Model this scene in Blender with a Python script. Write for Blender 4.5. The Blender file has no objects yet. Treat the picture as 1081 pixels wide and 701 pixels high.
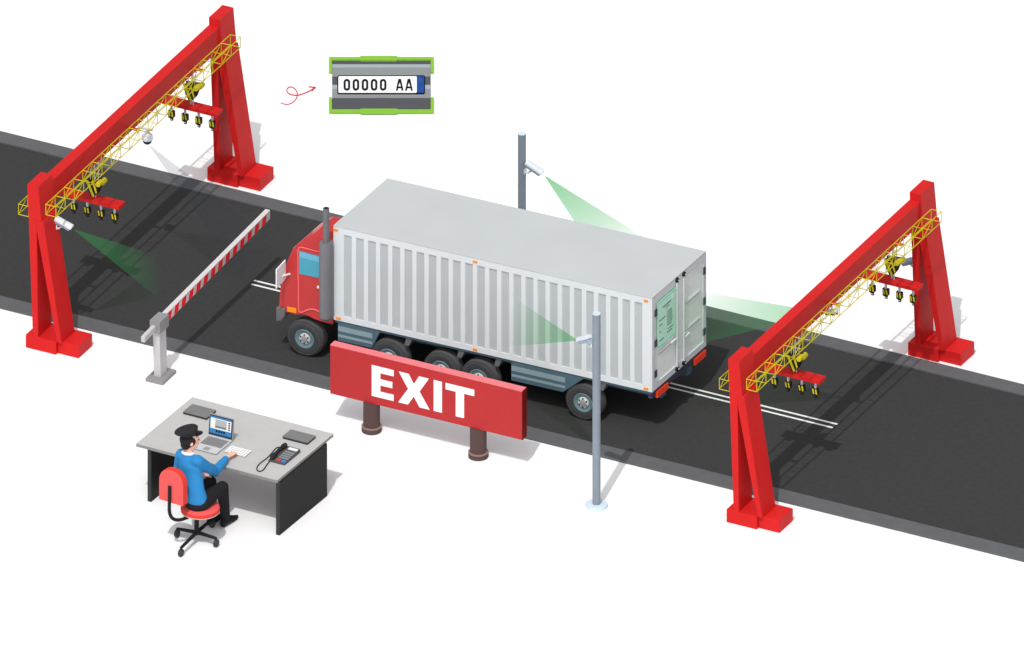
import bpy, bmesh, math, random
from mathutils import Vector, Matrix

random.seed(7)
SC = bpy.context.scene
COL = SC.collection
R = math.radians

# ------------------------------------------------------------------ scale and view
S = 0.025                                   # metres per drawing unit
SE = 0.4772; CE = math.sqrt(1 - SE * SE)    # view pitch
EL = math.asin(SE)
AZ = math.atan(0.5187); CA = math.cos(AZ); SA = math.sin(AZ)

def W(px, py, z=0.0):
    """point of the place (in units) at height z, read off the photograph's ruler"""
    u = px - 540.5; v = 350.5 - py - z * CE; w = v / SE
    return Vector((u * CA - w * SA, u * SA + w * CA, z))

def G(dx, dy):
    return W(540.5 + dx, 350.5 + dy)

# ------------------------------------------------------------------ materials
def lin(c):
    c = c / 255.0
    return c / 12.92 if c <= 0.04045 else ((c + 0.055) / 1.055) ** 2.4

MATS = {}
def mat(name, rgb, f=1.1, rough=0.55, metal=0.0, var=0.05, scale=3.0, coat=0.0, spec=0.1, stretch=None):
    if name in MATS: return MATS[name]
    m = bpy.data.materials.new(name); m.use_nodes = True
    nt = m.node_tree; b = nt.nodes['Principled BSDF']
    col = [min(0.92, lin(c) / f) for c in rgb]
    b.inputs['Roughness'].default_value = rough
    b.inputs['Metallic'].default_value = metal
    b.inputs['Specular IOR Level'].default_value = spec
    b.inputs['Coat Weight'].default_value = coat
    tc = nt.nodes.new('ShaderNodeTexCoord'); mp = nt.nodes.new('ShaderNodeMapping')
    if stretch: mp.inputs['Scale'].default_value = stretch
    nz = nt.nodes.new('ShaderNodeTexNoise'); nz.inputs['Scale'].default_value = scale; nz.inputs['Detail'].default_value = 5
    mr = nt.nodes.new('ShaderNodeMapRange')
    mr.inputs['From Min'].default_value = 0.3; mr.inputs['From Max'].default_value = 0.7
    mr.inputs['To Min'].default_value = 1 - var; mr.inputs['To Max'].default_value = 1 + var
    mx = nt.nodes.new('ShaderNodeMix'); mx.data_type = 'RGBA'; mx.blend_type = 'MULTIPLY'
    mx.inputs[0].default_value = 1.0
    mx.inputs[6].default_value = (*col, 1)
    nt.links.new(tc.outputs['Object'], mp.inputs[0]); nt.links.new(mp.outputs[0], nz.inputs['Vector'])
    nt.links.new(nz.outputs['Fac'], mr.inputs['Value']); nt.links.new(mr.outputs[0], mx.inputs[7])
    nt.links.new(mx.outputs[2], b.inputs['Base Color'])
    MATS[name] = m
    return m

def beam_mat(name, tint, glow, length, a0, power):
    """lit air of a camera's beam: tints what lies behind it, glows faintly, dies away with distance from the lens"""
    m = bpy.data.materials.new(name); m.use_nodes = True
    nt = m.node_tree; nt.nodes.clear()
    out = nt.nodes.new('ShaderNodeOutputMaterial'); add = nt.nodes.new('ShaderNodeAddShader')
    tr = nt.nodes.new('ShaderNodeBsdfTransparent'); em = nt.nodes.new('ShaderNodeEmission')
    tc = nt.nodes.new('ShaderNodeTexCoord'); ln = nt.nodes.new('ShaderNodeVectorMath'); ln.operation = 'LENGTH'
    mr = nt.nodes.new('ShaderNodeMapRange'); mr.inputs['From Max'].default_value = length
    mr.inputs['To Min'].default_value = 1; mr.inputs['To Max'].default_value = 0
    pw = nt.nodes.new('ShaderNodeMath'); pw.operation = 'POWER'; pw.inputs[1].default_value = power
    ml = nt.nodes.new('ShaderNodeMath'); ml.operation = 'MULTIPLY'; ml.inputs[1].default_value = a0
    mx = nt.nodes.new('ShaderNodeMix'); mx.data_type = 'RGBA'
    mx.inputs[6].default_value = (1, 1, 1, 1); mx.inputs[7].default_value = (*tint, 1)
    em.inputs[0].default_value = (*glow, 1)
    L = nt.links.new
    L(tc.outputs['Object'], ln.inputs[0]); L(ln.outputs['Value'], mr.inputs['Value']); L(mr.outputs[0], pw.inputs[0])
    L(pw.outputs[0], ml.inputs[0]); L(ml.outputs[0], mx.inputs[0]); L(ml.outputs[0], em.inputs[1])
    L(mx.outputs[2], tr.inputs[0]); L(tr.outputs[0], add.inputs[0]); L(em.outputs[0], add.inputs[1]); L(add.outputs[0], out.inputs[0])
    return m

# ------------------------------------------------------------------ mesh builder
def ident(v): return Vector(v)

class MB:
    def __init__(self):
        self.v = []; self.f = []; self.m = []; self.cur = 0; self.sm = []; self.smooth = False
    def face(self, idx):
        self.f.append(idx); self.m.append(self.cur); self.sm.append(self.smooth)
    def add(self, vs, fs):
        n = len(self.v); self.v += [Vector(p) for p in vs]
        for f in fs: self.face([i + n for i in f])
    def box(self, x0, x1, y0, y1, z0, z1):
        vs = [(x0,y0,z0),(x1,y0,z0),(x1,y1,z0),(x0,y1,z0),(x0,y0,z1),(x1,y0,z1),(x1,y1,z1),(x0,y1,z1)]
        self.add(vs, [(0,3,2,1),(4,5,6,7),(0,1,5,4),(1,2,6,5),(2,3,7,6),(3,0,4,7)])
    def hexa(self, vs):
        self.add(vs, [(0,3,2,1),(4,5,6,7),(0,1,5,4),(1,2,6,5),(2,3,7,6),(3,0,4,7)])
    def prism(self, poly, a, b, axis='y'):
        """poly: 2-D outline; axis y: (x,z), x: (y,z), z: (x,y)"""
        def P(p, d):
            return {'y': (p[0], d, p[1]), 'x': (d, p[0], p[1]), 'z': (p[0], p[1], d)}[axis]
        n = len(poly)
        vs = [P(p, a) for p in poly] + [P(p, b) for p in poly]
        fs = [list(range(n)), list(range(2*n-1, n-1, -1))]
        fs += [(i, i+n, (i+1) % n + n, (i+1) % n) for i in range(n)]
        self.add(vs, fs)
    def ring(self, outer, inner, a, b, axis='z'):
        def P(p, d):
            return {'y': (p[0], d, p[1]), 'x': (d, p[0], p[1]), 'z': (p[0], p[1], d)}[axis]
        n = len(outer)
        vs = [P(p, a) for p in outer] + [P(p, a) for p in inner] + [P(p, b) for p in outer] + [P(p, b) for p in inner]
        fs = []
        for i in range(n):
            j = (i+1) % n
            fs += [(i, j, n+j, n+i), (2*n+i, 3*n+i, 3*n+j, 2*n+j), (i, 2*n+i, 2*n+j, j), (n+i, n+j, 3*n+j, 3*n+i)]
        self.add(vs, fs)
    def tube(self, path, r, n=8, cap=True, closed=False):
        path = [Vector(p) for p in path]; rs = r if isinstance(r, (list, tuple)) else [r] * len(path)
        k = len(path); base = len(self.v); prev = None
        for i, p in enumerate(path):
            if closed: t = path[(i+1) % k] - path[i-1]
            else: t = path[min(i+1, k-1)] - path[max(i-1, 0)]
            t.normalize()
            if prev is None:
                up = Vector((0,0,1)) if abs(t.z) < 0.9 else Vector((1,0,0))
                s = t.cross(up).normalized()
            else:
                s = (prev - t * prev.dot(t)).normalized()
            prev = s; q = t.cross(s)
            for j in range(n):
                a = 2*math.pi*j/n + math.pi/n
                self.v.append(p + (s*math.cos(a) + q*math.sin(a)) * rs[i])
        for i in range(k if closed else k-1):
            for j in range(n):
                i2 = (i+1) % k
                self.face([base+i*n+j, base+i*n+(j+1) % n, base+i2*n+(j+1) % n, base+i2*n+j])
        if cap and not closed:
            self.face([base+j for j in range(n)][::-1]); self.face([base+(k-1)*n+j for j in range(n)])
    def lathe(self, prof, c=(0,0,0), n=24, axis='z'):
        """prof: (radius, height) pairs; closed at both ends"""
        c = Vector(c); base = len(self.v); k = len(prof)
        for r, h in prof:
            for j in range(n):
                a = 2*math.pi*j/n
                x, y = r*math.cos(a), r*math.sin(a)
                self.v.append(c + Vector({'z': (x, y, h), 'y': (x, h, y), 'x': (h, x, y)}[axis]))
        for i in range(k-1):
            for j in range(n):
                self.face([base+i*n+j, base+i*n+(j+1) % n, base+(i+1)*n+(j+1) % n, base+(i+1)*n+j])
        self.face([base+j for j in range(n)][::-1]); self.face([base+(k-1)*n+j for j in range(n)])
    def ball(self, c, rx, ry=None, rz=None, n=16, m=10):
        ry = ry or rx; rz = rz or rx; c = Vector(c); base = len(self.v)
        self.v.append(c - Vector((0,0,rz)))
        for i in range(1, m):
            th = -math.pi/2 + math.pi*i/m
            for j in range(n):
                a = 2*math.pi*j/n
                self.v.append(c + Vector((rx*math.cos(th)*math.cos(a), ry*math.cos(th)*math.sin(a), rz*math.sin(th))))
        self.v.append(c + Vector((0,0,rz))); top = len(self.v)-1
        for j in range(n):
            self.face([base, base+1+(j+1) % n, base+1+j])
            for i in range(m-2):
                a = base+1+i*n
                self.face([a+j, a+(j+1) % n, a+n+(j+1) % n, a+n+j])
            self.face([base+1+(m-2)*n+j, base+1+(m-2)*n+(j+1) % n, top])
    def xform(self, fn, start=0):
        for i in range(start, len(self.v)): self.v[i] = Vector(fn(self.v[i]))
    def build(self, name, mats, parent=None, xf=ident, bevel=0.0, origin=None, smooth_angle=None):
        """link as ONE mesh object. xf maps local units to place units; parent's location is taken off"""
        if not isinstance(mats, (list, tuple)): mats = [mats]
        loc = Vector((0,0,0))
        if parent is not None: loc = root_loc(parent)
        org = Vector(origin) if origin is not None else loc
        me = bpy.data.meshes.new(name)
        me.from_pydata([tuple((xf(v) - org) * S) for v in self.v], [], self.f)
        for m in mats: me.materials.append(m)
        for p, mi, s in zip(me.polygons, self.m, self.sm): p.material_index = mi; p.use_smooth = s
        bm = bmesh.new(); bm.from_mesh(me)
        bmesh.ops.recalc_face_normals(bm, faces=bm.faces)
        if bevel:
            es = [e for e in bm.edges if len(e.link_faces) == 2 and e.calc_face_angle(0) > R(35)]
            bmesh.ops.bevel(bm, geom=es, offset=bevel*S, offset_type='OFFSET', segments=2, profile=0.6, affect='EDGES', clamp_overlap=True)
        bm.to_mesh(me); bm.free()
        if smooth_angle:
            for p in me.polygons: p.use_smooth = True
            me.set_sharp_from_angle(angle=R(smooth_angle))
        o = bpy.data.objects.new(name, me); COL.objects.link(o)
        if parent is not None:
            o.parent = parent
            o.location = (org - loc) * S
            ROOTLOC[o.name] = org
        else:
            o.location = org * S
            ROOTLOC[o.name] = org
        return o

ROOTLOC = {}
def root_loc(o): return ROOTLOC[o.name]

def tag(o, label=None, cat=None, group=None, kind=None):
    if label: o['label'] = label
    if cat: o['category'] = cat
    if group: o['group'] = group
    if kind: o['kind'] = kind
    return o

def thing(name, label, cat, loc, group=None):
    o = bpy.data.objects.new(name, None); COL.objects.link(o)
    o.empty_display_size = 0.2
    o.location = Vector(loc) * S; ROOTLOC[o.name] = Vector(loc)
    return tag(o, label, cat, group)

def copy_tree(o, parent=None):
    c = o.copy(); COL.objects.link(c)
    ROOTLOC[c.name] = ROOTLOC.get(o.name, Vector((0,0,0)))
    if parent: c.parent = parent
    for ch in list(o.children): copy_tree(ch, c)
    return c

def frame(O, ex, ey):
    """local (x along ex, y along ey, z up) to place units"""
    ex = ex.normalized(); ey = ey.normalized()
    return lambda v: O + ex*v[0] + ey*v[1] + Vector((0,0,1))*v[2]

def shift(O):
    O = Vector(O)
    return lambda v: O + Vector(v)

# ------------------------------------------------------------------ palette
RED    = mat('gantry_red_paint', (222, 38, 38), 1.2, 0.5, var=0.05, scale=1.2)
YEL    = mat('yellow_paint', (226, 212, 40), 1.28, 0.5)
BLK    = mat('black_steel', (34, 32, 26), 1.0, 0.5)
CABLE  = mat('steel_cable', (176, 178, 180), 0.75, 0.4)
GROUND = mat('white_ground', (247, 247, 247), 1.03, 0.9, var=0.008, scale=0.4, spec=0.0)
ASPH   = mat('asphalt', (66, 66, 66), 1.15, 0.95, var=0.06, scale=6.0, spec=0.05)
KERB   = mat('kerb_concrete', (109, 110, 113), 1.32, 0.9, var=0.06, scale=3.0, spec=0.1)
PAINT  = mat('white_road_paint', (240, 240, 240), 1.05, 0.7, var=0.03)
CREAM  = mat('container_light_grey', (214, 219, 221), 1.0, 0.5, var=0.02, scale=0.9)
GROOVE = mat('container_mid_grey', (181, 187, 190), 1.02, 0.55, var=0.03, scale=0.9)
ROOFM  = mat('container_roof_grey', (201, 205, 206), 1.15, 0.6, var=0.025, scale=0.7)
DOORM  = mat('container_door_grey', (206, 211, 212), 0.7, 0.5, var=0.02)
FRAMEM = mat('container_frame_grey', (182, 187, 191), 0.72, 0.55, var=0.02)
AMBER  = mat('amber_lens', (248, 146, 34), 1.0, 0.3)
CABRED = mat('cab_red_paint', (196, 56, 56), 1.08, 0.32, coat=0.25, var=0.03)
CABTRM = mat('cab_pink_trim', (240, 112, 114), 1.0, 0.4)
GLASSB = mat('cab_window_glass', (54, 152, 178), 1.0, 0.12, spec=0.6, var=0.02)
GLASSL = mat('cab_window_upper_tint', (94, 174, 198), 1.0, 0.12, spec=0.6, var=0.02)
TYRE   = mat('tyre_rubber', (66, 66, 68), 1.0, 0.85, var=0.05)
TREAD  = mat('tyre_tread_rubber', (92, 92, 95), 1.0, 0.85, var=0.05)
RIMM   = mat('rim_grey_teal', (104, 130, 138), 1.0, 0.4, var=0.03)
HUBM   = mat('hub_pale_metal', (206, 204, 202), 1.0, 0.35, var=0.03)
HUBC   = mat('hub_cap_grey', (150, 150, 156), 1.0, 0.35)
SKIRT  = mat('skirt_slate_teal', (78, 102, 114), 1.0, 0.5, var=0.04)
SKIRTL = mat('skirt_pale_slate', (134, 154, 162), 1.0, 0.5, var=0.04)
EXH    = mat('exhaust_grey_metal', (118, 118, 122), 1.0, 0.4, metal=0.15, var=0.05)
DGREY  = mat('dark_grey_plastic', (104, 104, 107), 1.0, 0.6)
PURP   = mat('hinge_dark_violet', (70, 65, 86), 0.9, 0.5)
TAIL   = mat('tail_light_red', (230, 66, 44), 0.85, 0.3)
MIRR   = mat('mirror_pale_glass', (218, 238, 238), 0.8, 0.2)
CHROME = mat('pale_metal', (226, 228, 230), 0.95, 0.35)
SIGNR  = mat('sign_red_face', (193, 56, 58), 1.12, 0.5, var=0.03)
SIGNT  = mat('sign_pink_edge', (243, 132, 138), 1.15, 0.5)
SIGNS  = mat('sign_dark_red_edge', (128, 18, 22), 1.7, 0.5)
WHITE  = mat('white_lettering', (255, 255, 255), 1.0, 0.5, var=0.01)
BROWN  = mat('brown_post', (86, 68, 66), 0.95, 0.6)
BROWNL = mat('brown_post_rim', (144, 114, 108), 1.0, 0.6)
POLEM  = mat('pole_slate_grey', (131, 142, 152), 0.95, 0.5)
POLEC  = mat('pole_cap_pale_blue', (212, 228, 240), 1.1, 0.5)
CAMW   = mat('camera_white', (232, 240, 247), 1.2, 0.4)
CAMG   = mat('camera_blue_grey', (150, 168, 182), 0.95, 0.4)
CAMD   = mat('camera_dark', (66, 70, 78), 0.9, 0.3)
PGREY  = mat('barrier_pale_grey', (190, 187, 188), 0.95, 0.55, var=0.03)
MGREY  = mat('barrier_mid_grey', (140, 140, 141), 0.95, 0.55, var=0.03)
ARMG   = mat('barrier_arm_grey', (206, 204, 204), 1.0, 0.55, var=0.02)
ARMW   = mat('barrier_arm_white', (220, 216, 217), 0.7, 0.55, var=0.02)
ARMR   = mat('barrier_arm_red', (226, 34, 44), 0.66, 0.5)

# ------------------------------------------------------------------ ground, road
mb = MB(); mb.box(-9000, 9000, -9000, 9000, -40, 0)
tag(mb.build('ground', GROUND), kind='structure')
# the road runs along x; across it the lines sit at these y values
def yline(py0):
    return W(0, py0).y + (W(0, py0).x) * 0.0
Y_FO = W(540.5, 139.7 + 540.5*0.2475).y; Y_FI = W(540.5, 151.2 + 540.5*0.2475).y
Y_NI = W(540.5, 313.8 + 540.5*0.2470).y; Y_NO = W(540.5, 326.3 + 540.5*0.2470).y
RX = 6000
mb = MB(); mb.box(-RX, RX, Y_NI - 1, Y_FI + 1, -3, 0.25)
tag(mb.build('road', ASPH), kind='structure')
for (a, b) in ((Y_NO, Y_NI), (Y_FI, Y_FO)):
    mb = MB(); mb.box(-RX, RX, a, b, -3, 2.0)
    tag(mb.build('kerb', KERB, bevel=0.4), kind='structure')
RZ = 0.25
for (pa, pb) in (((268.0, 296.3), (884.0, 448.2)), ((265.5, 300.3), (879.0, 451.8))):
    A = W(*pa); B = W(*pb); d = (B - A).normalized(); n = Vector((-d.y, d.x, 0))
    mb = MB(); w = 1.5
    mb.add([A - n*w, B - n*w, B + n*w, A + n*w], [(0, 1, 2, 3)])
    mb.xform(lambda v: Vector((v[0], v[1], RZ + 0.16)))
    tag(mb.build('lane_line', PAINT), kind='structure')

# ------------------------------------------------------------------ gantry crane
GO = W(27.1, 366.8)
GVEC = G(739.8, 184.4); GVEC.z = 0
SPAN = 416.0
H_G = 196.5

def make_gantry():
    t = thing('gantry_crane', 'red gantry crane spanning the road beside the striped barrier', 'gantry crane', GO, 'red gantry cranes across the road')
    X = shift(GO)
    for y in (0.0, SPAN):
        m = MB(); m.box(0, 36, y, y+36, 0, 15.5); f = m.build('footing', RED, t, X, bevel=0.5)
        m = MB(); m.box(36.1, 61, y+4, y+35, 0, 15); m.build('footing', RED, t, X, bevel=0.5)
        m = MB(); m.prism([(8.3,15.5),(14.5,15.5),(12.9,143),(12.4,156),(3.4,156)], y+0.4, y+31)
        m.build('leg', RED, t, X, bevel=0.3)
        m = MB(); m.prism([(37,15.1),(42.4,15.1),(20.9,156),(12.5,156),(13.0,143)], y+0.4, y+31)
        m.build('leg', RED, t, X, bevel=0.3)
        m = MB(); m.prism([(3.4,156.05),(18.6,156.05),(15,H_G),(1.9,H_G)], y, y+31.5)
        m.build('leg_head', RED, t, X, bevel=0.3)
    m = MB(); m.box(2.4, 14.4, 31.5, SPAN, 160, 188)
    m.build('beam', RED, t, X, bevel=0.4)
    def truss(x0, y0, z0):
        w, h, L, nb = 12.0, 12.3, 423.0, 20
        m = MB(); r = 0.44; st = L / nb
        P = lambda x, k, z: (x0 + x*w, y0 + k*st, z0 + z*h)
        for x in (0, 1):
            for z in (0, 1): m.tube([P(x,0,z), P(x,nb,z)], r*1.1, 6)
        for k in range(nb+1):
            for a, b in (((0,0),(1,0)), ((1,0),(1,1)), ((1,1),(0,1)), ((0,1),(0,0))):
                m.tube([P(a[0],k,a[1]), P(b[0],k,b[1])], r, 6)
            if k < nb:
                for x in (0, 1): m.tube([P(x,k,k % 2), P(x,k+1,1-k % 2)], r*0.85, 6)
        return m.build('lattice_truss', YEL, t, X)
    truss(24, 0, 165.6); truss(-12.6, 8, 153)
    for y in (60, 208, 356):
        m = MB(); m.box(14.3, 24.2, y, y+3, 165.5, 167.5); m.build('truss_bracket', RED, t, X)
        m = MB(); m.box(-0.8, 2.5, y, y+3, 162, 164); m.build('truss_bracket', RED, t, X)
    return t
gantry = make_gantry()
g2 = copy_tree(gantry)
g2.location = (GO + GVEC) * S
ROOTLOC[g2.name] = GO + GVEC
g2['label'] = 'red gantry crane spanning the road behind the container truck doors'
GO2 = GO + GVEC

# ------------------------------------------------------------------ hoists hanging under the beams
def make_hoist(loc, zb, zs):
    """loc: point on the beam axis (ground), zb block height, zs spreader height"""
    t = thing('hoist', 'x', 'hoist', loc, 'hoists hanging under the gantry beams')
    X = shift(loc)
    for dx, dy in ((-3.4,-2), (-1.2,2), (1.6,-2), (3.6,2)):
        m = MB(); m.tube([(dx, dy, zb+7), (dx, dy, 160)], 0.55, 6); m.build('cable', CABLE, t, X)
    # pulley block: two black cheek plates with yellow bands, hung nose down
    m = MB()
    out = [(-8.5, 7.5), (8.0, 9.5), (8.6, 4), (4.5, -7), (1.5, -11), (-2.0, -10.5), (-6.5, -2)]
    for y0, y1 in ((-4.2, -2.0), (2.0, 4.2)):
        m.prism([(x, z+zb) for x, z in out], y0, y1)
    m.cur = 1
    for y0, y1 in ((-4.75, -4.25), (4.25, 4.75)):
        m.prism([(-8.5,7.5+zb),(-4.6,8+zb),(2.6,-8.6+zb),(1.4,-11+zb),(0.2,-10.8+zb)], y0, y1)
        m.prism([(-1.5,8.4+zb),(2.4,8.9+zb),(5.6,-4.2+zb),(4.6,-6.8+zb)], y0, y1)
    b = m.build('pulley_block', [BLK, YEL], t, X, bevel=0.15)
    m = MB(); m.smooth = True; m.lathe([(5.5,-1.6),(4.6,-0.6),(4.6,0.6),(5.5,1.6)], (-0.5, 0, zb+2.5), 20, 'y')
    m.build('sheave', BLK, b, X, smooth_angle=35)
    for k in (0, 1):
        m = MB(); m.lathe([(2.4,-4.4),(3.0,-3.7),(3.0,3.7),(2.4,4.4)], (9.2 + k*1.2 - 1.2, 6.6*k - 3.4 , zb+7 - k*0.6), 16, 'y')
        m.build('motor', YEL, b, X, smooth_angle=35)
    m = MB(); m.tube([(-1.2, 0, zb-10.2), (-1.2, 0, zs+2)], 0.7, 6); m.build('cable', CABLE, t, X)
    m = MB(); m.tube([(1.6, 0, zb-10.2), (1.6, 0, zs+2)], 0.7, 6); m.build('cable', CABLE, t, X)
    m = MB(); m.box(-33, 33, -7, 7, zs-2.0, zs+2.0); m.build('spreader_bar', RED, t, X, bevel=0.25)
    for hx in (-24.3, -8.1, 8.1, 24.3):
        m = MB()
        pts = [(-3.4, 4.4), (3.4, 4.4), (3.6, -2.8), (1.2, -5.2), (-3.0, -3.8)]
        m.prism([(hx+x, zs-15.5+z) for x, z in pts], -1.9, 1.9)
        m.cur = 1
        for q in (-1, 1):
            y0, y1 = (-2.3, -1.95) if q < 0 else (1.95, 2.3)
            for k in (0, 1):
                o = k*3.4 - 2.9
                m.prism([(hx+o, zs-11.6), (hx+o+1.7, zs-11.6), (hx+o+2.6, zs-17.4), (hx+o+0.9, zs-17.4)], y0, y1)
        for k in (0, 1):
            z = zs - 12.6 - k*3.2
            m.box(hx+3.02, hx+3.3, -1.5, 1.5, z-1.2, z+0.3)
        m.cur = 0
        hk = [(hx+0.3, 0, zs-19)] + [(hx + 1.7*math.cos(a), 0, zs-21.4 + 1.7*math.sin(a)) for a in [R(d) for d in (80, 30, -20, -70, -120, -165)]]
        m.tube(hk, [0.9, 0.9, 0.8, 0.8, 0.7, 0.6, 0.3], 8)
        h = m.build('hook', [BLK, YEL], t, X)
        m = MB(); m.tube([(hx, 0, zs-11.5), (hx, 0, zs-2)], 1.35, 8); m.build('hook_cable', CABLE, h, X)
    return t
def beam_pt(g, y): return g + Vector((8.4, y, 0))
h1 = make_hoist(beam_pt(GO, 141), 128, 112.5)
h1['label'] = 'hoist with four hooks at near end of gantry beside striped barrier'
h2 = make_hoist(beam_pt(GO, 365), 135, 116)
h2['label'] = 'hoist with four hooks at far end of gantry beside striped barrier'
for src, y, lab in ((h1, 141, 'hoist with four hooks at near end of gantry behind the container doors'),
                    (h2, 365, 'hoist with four hooks at far end of gantry behind the container doors')):
    c = copy_tree(src); c.location = beam_pt(GO2, y) * S; ROOTLOC[c.name] = beam_pt(GO2, y); c['label'] = lab

# ------------------------------------------------------------------ security cameras
def make_camera(label, base, anchor, fwd, size=1.0, mats=(None, None), beam=None):
    """base: middle of the housing, anchor: point of the wall/pole the bracket is fixed to"""
    base = Vector(base); anchor = Vector(anchor); f = Vector(fwd).normalized()
    t = thing('security_camera', label, 'security camera', anchor)
    r = f.cross(Vector((0,0,1))).normalized(); u = r.cross(f).normalized()
    def X(v): return base + (f*v[0] + r*v[1] + u*v[2]) * size
    m = MB()
    out = []
    for k in range(13):
        a = math.pi * k / 12
        out.append((4.3*math.cos(a), 1.2 + 3.0*math.sin(a)))
    hood = out + [(-4.3, -0.2), (4.3, -0.2)]
    m.prism(hood, -10.5, 10.5, 'x'); m.build('hood', mats[0] or CAMW, t, X, bevel=0.25)
    m = MB(); m.prism([(3.6,-0.2),(3.2,-3.2),(1.6,-4.1),(-1.6,-4.1),(-3.2,-3.2),(-3.6,-0.2)], -9.3, 8.6, 'x')
    hb = m.build('housing', mats[1] or CAMG, t, X, bevel=0.25)
    m = MB(); m.lathe([(2.0, 8.7), (2.2, 9.2), (1.4, 9.3)], (0, 0, -1.4), 16, 'x'); m.build('lens', CAMD, hb, X)
    # bracket: elbow from the anchor to the underside of the housing
    q = base - u*3.9*size - f*2*size
    m = MB(); n = (q - anchor); n.z = 0
    m.tube([anchor, anchor + (q-anchor)*0.45 + Vector((0,0,-3.0)), q + Vector((0,0,-1.6)), q], [1.25, 1.1, 1.1, 1.4], 10)
    br = m.build('bracket', CAMW, t)
    nn = n.normalized() if n.length > 0.1 else Vector((1,0,0)); side = nn.cross(Vector((0,0,1)))
    m = MB(); vs = []
    for dz in (-2.6, 2.6):
        for a, b in ((0,-2.2), (0.9,-2.2), (0.9,2.2), (0,2.2)): vs.append(anchor + nn*a + side*b + Vector((0,0,dz)))
    m.hexa(vs); m.build('mounting_plate', CAMW, br)
    if beam:
        tip, corners, a0, pw = beam
        tip = Vector(tip); corners = [Vector(c) for c in corners]
        L = (0.6*min((c - tip).length for c in corners) + 0.4*max((c - tip).length for c in corners)) * S
        m = MB(); k = len(corners)
        mid = [tip + (c - tip)*0.02 for c in corners]
        m.add(mid + corners, [(i, (i+1) % k, k+(i+1) % k, k+i) for i in range(k)])
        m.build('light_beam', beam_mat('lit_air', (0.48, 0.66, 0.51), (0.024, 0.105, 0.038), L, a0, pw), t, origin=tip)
    return t

# on the near leg of the crane beside the barrier
ya = 25.0
an = GO + Vector((23.4, ya, 139.0))
base = GO + Vector((31, ya+2, 143.5)); fwd = Vector((0.92, 0.06, -0.34))
tip = base + fwd.normalized()*11.5
make_camera('white bullet camera on front leg of gantry beside striped barrier, green beam across road', base, an, fwd, 0.98,
            beam=(tip, [W(176,273,4), W(180,284,1.2), W(174,303,1.2), W(165,313,1.2), W(168,296,1.2)], 0.78, 0.9))

# ------------------------------------------------------------------ dome camera under the truss
dome_y = 238
dp = GO + Vector((30, 226, 0))
dz = 164.0
dp = W(155.5, 147.5, 152.0) ; dp.x = dp.x
# the point of the near truss above pixel (155,147)
yy = (155.5 - 27.1 - 30*CA) / SA
dp = GO + Vector((30, yy, 0)); gpy = 366.8 + 30*SA*SE - yy*CA*SE
dz = (gpy - 147.5) / CE
t = thing('dome_camera', 'white dome camera hanging under lattice of gantry beside striped barrier', 'security camera', dp + Vector((0,0,dz)))
X = shift(dp + Vector((0,0,dz)))
m = MB(); m.smooth = True
m.lathe([(0.5, 7.0), (4.2, 6.9), (5.6, 5.6), (6.0, 3.0), (6.0, 0.6), (5.2, 0.2)], (0,0,0), 28)
cb = m.build('housing', CAMW, t, X, smooth_angle=40)
m = MB(); m.smooth = True
m.lathe([(5.1, 0.3), (5.0, -1.2), (4.1, -3.4), (2.4, -4.8), (0.3, -5.2)], (0,0,0), 24)
m.build('dome', CAMD, cb, X)
m = MB(); m.tube([(0,0,6.9), (0,0,164.6-dz)], 1.2, 10); m.build('stem', CAMW, t, X)
m = MB(); m.box(-6.2, 6.2, -1.5, 1.5, 163.7-dz-1.0, 163.7-dz); m.build('mounting_plate', CAMW, t, X)
tip = dp + Vector((1, 0, dz-5))
cs = [W(300,262,1.5), W(300,280,1.5), W(285,298,1.5), W(262,302,1.5), W(255,290,1.5), W(272,266,1.5)]
L = max((c-tip).length for c in cs) * S
m = MB(); mid = [tip + (c-tip)*0.015 for c in cs]; k = len(cs)
m.add(mid + cs, [(i, (i+1) % k, k+(i+1) % k, k+i) for i in range(k)])
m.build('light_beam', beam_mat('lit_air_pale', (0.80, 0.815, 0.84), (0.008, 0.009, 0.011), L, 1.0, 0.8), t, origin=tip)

# ------------------------------------------------------------------ barrier
BO = W(153.6, 402.6)
t = thing('barrier_gate', 'road barrier with red and white striped arm and grey post', 'barrier', BO)
X = shift(BO)
m = MB(); m.box(0, 20.5, 0, 31, 0, 4); m.build('base_plate', MGREY, t, X, bevel=0.3)
m = MB(); m.hexa([(6,8,4),(14,8,4),(14,23,4),(6,23,4),(4.5,8,58),(12.5,8,58),(12.5,23,58),(4.5,23,58)])
m.build('post', PGREY, t, X, bevel=0.3)
HZ = 57.0
m = MB(); m.box(2.0, 14.2, 5.5, 26.5, HZ, HZ+14.5); m.build('motor_box', MGREY, t, X, bevel=0.35)
TILT = 0.042
m = MB(); m.hexa([(5,-20,HZ+1.5),(9.5,-20,HZ+1.5),(9.5,5.5,HZ+3),(5,5.5,HZ+3),(5,-20,HZ+8),(9.5,-20,HZ+8),(9.5,5.5,HZ+9.5),(5,5.5,HZ+9.5)])
m.build('counterweight', PGREY, t, X, bevel=0.3)
ay0, AL = 26.5, 238.0
m = MB(); zz = lambda y: HZ + 4.0 + (y-ay0)*TILT
AH = 11.0
m.hexa([(5.6,ay0,zz(ay0)-1),(11,ay0,zz(ay0)-1),(11,ay0+AL,zz(ay0+AL)-0.4),(5.6,ay0+AL,zz(ay0+AL)-0.4),
        (5.6,ay0,zz(ay0)-1+AH),(11,ay0,zz(ay0)-1+AH),(11,ay0+AL,zz(ay0+AL)-1+AH),(5.6,ay0+AL,zz(ay0+AL)-1+AH)])
m.cur = 1
ns = 14; st = (AL-4)/ns
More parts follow.
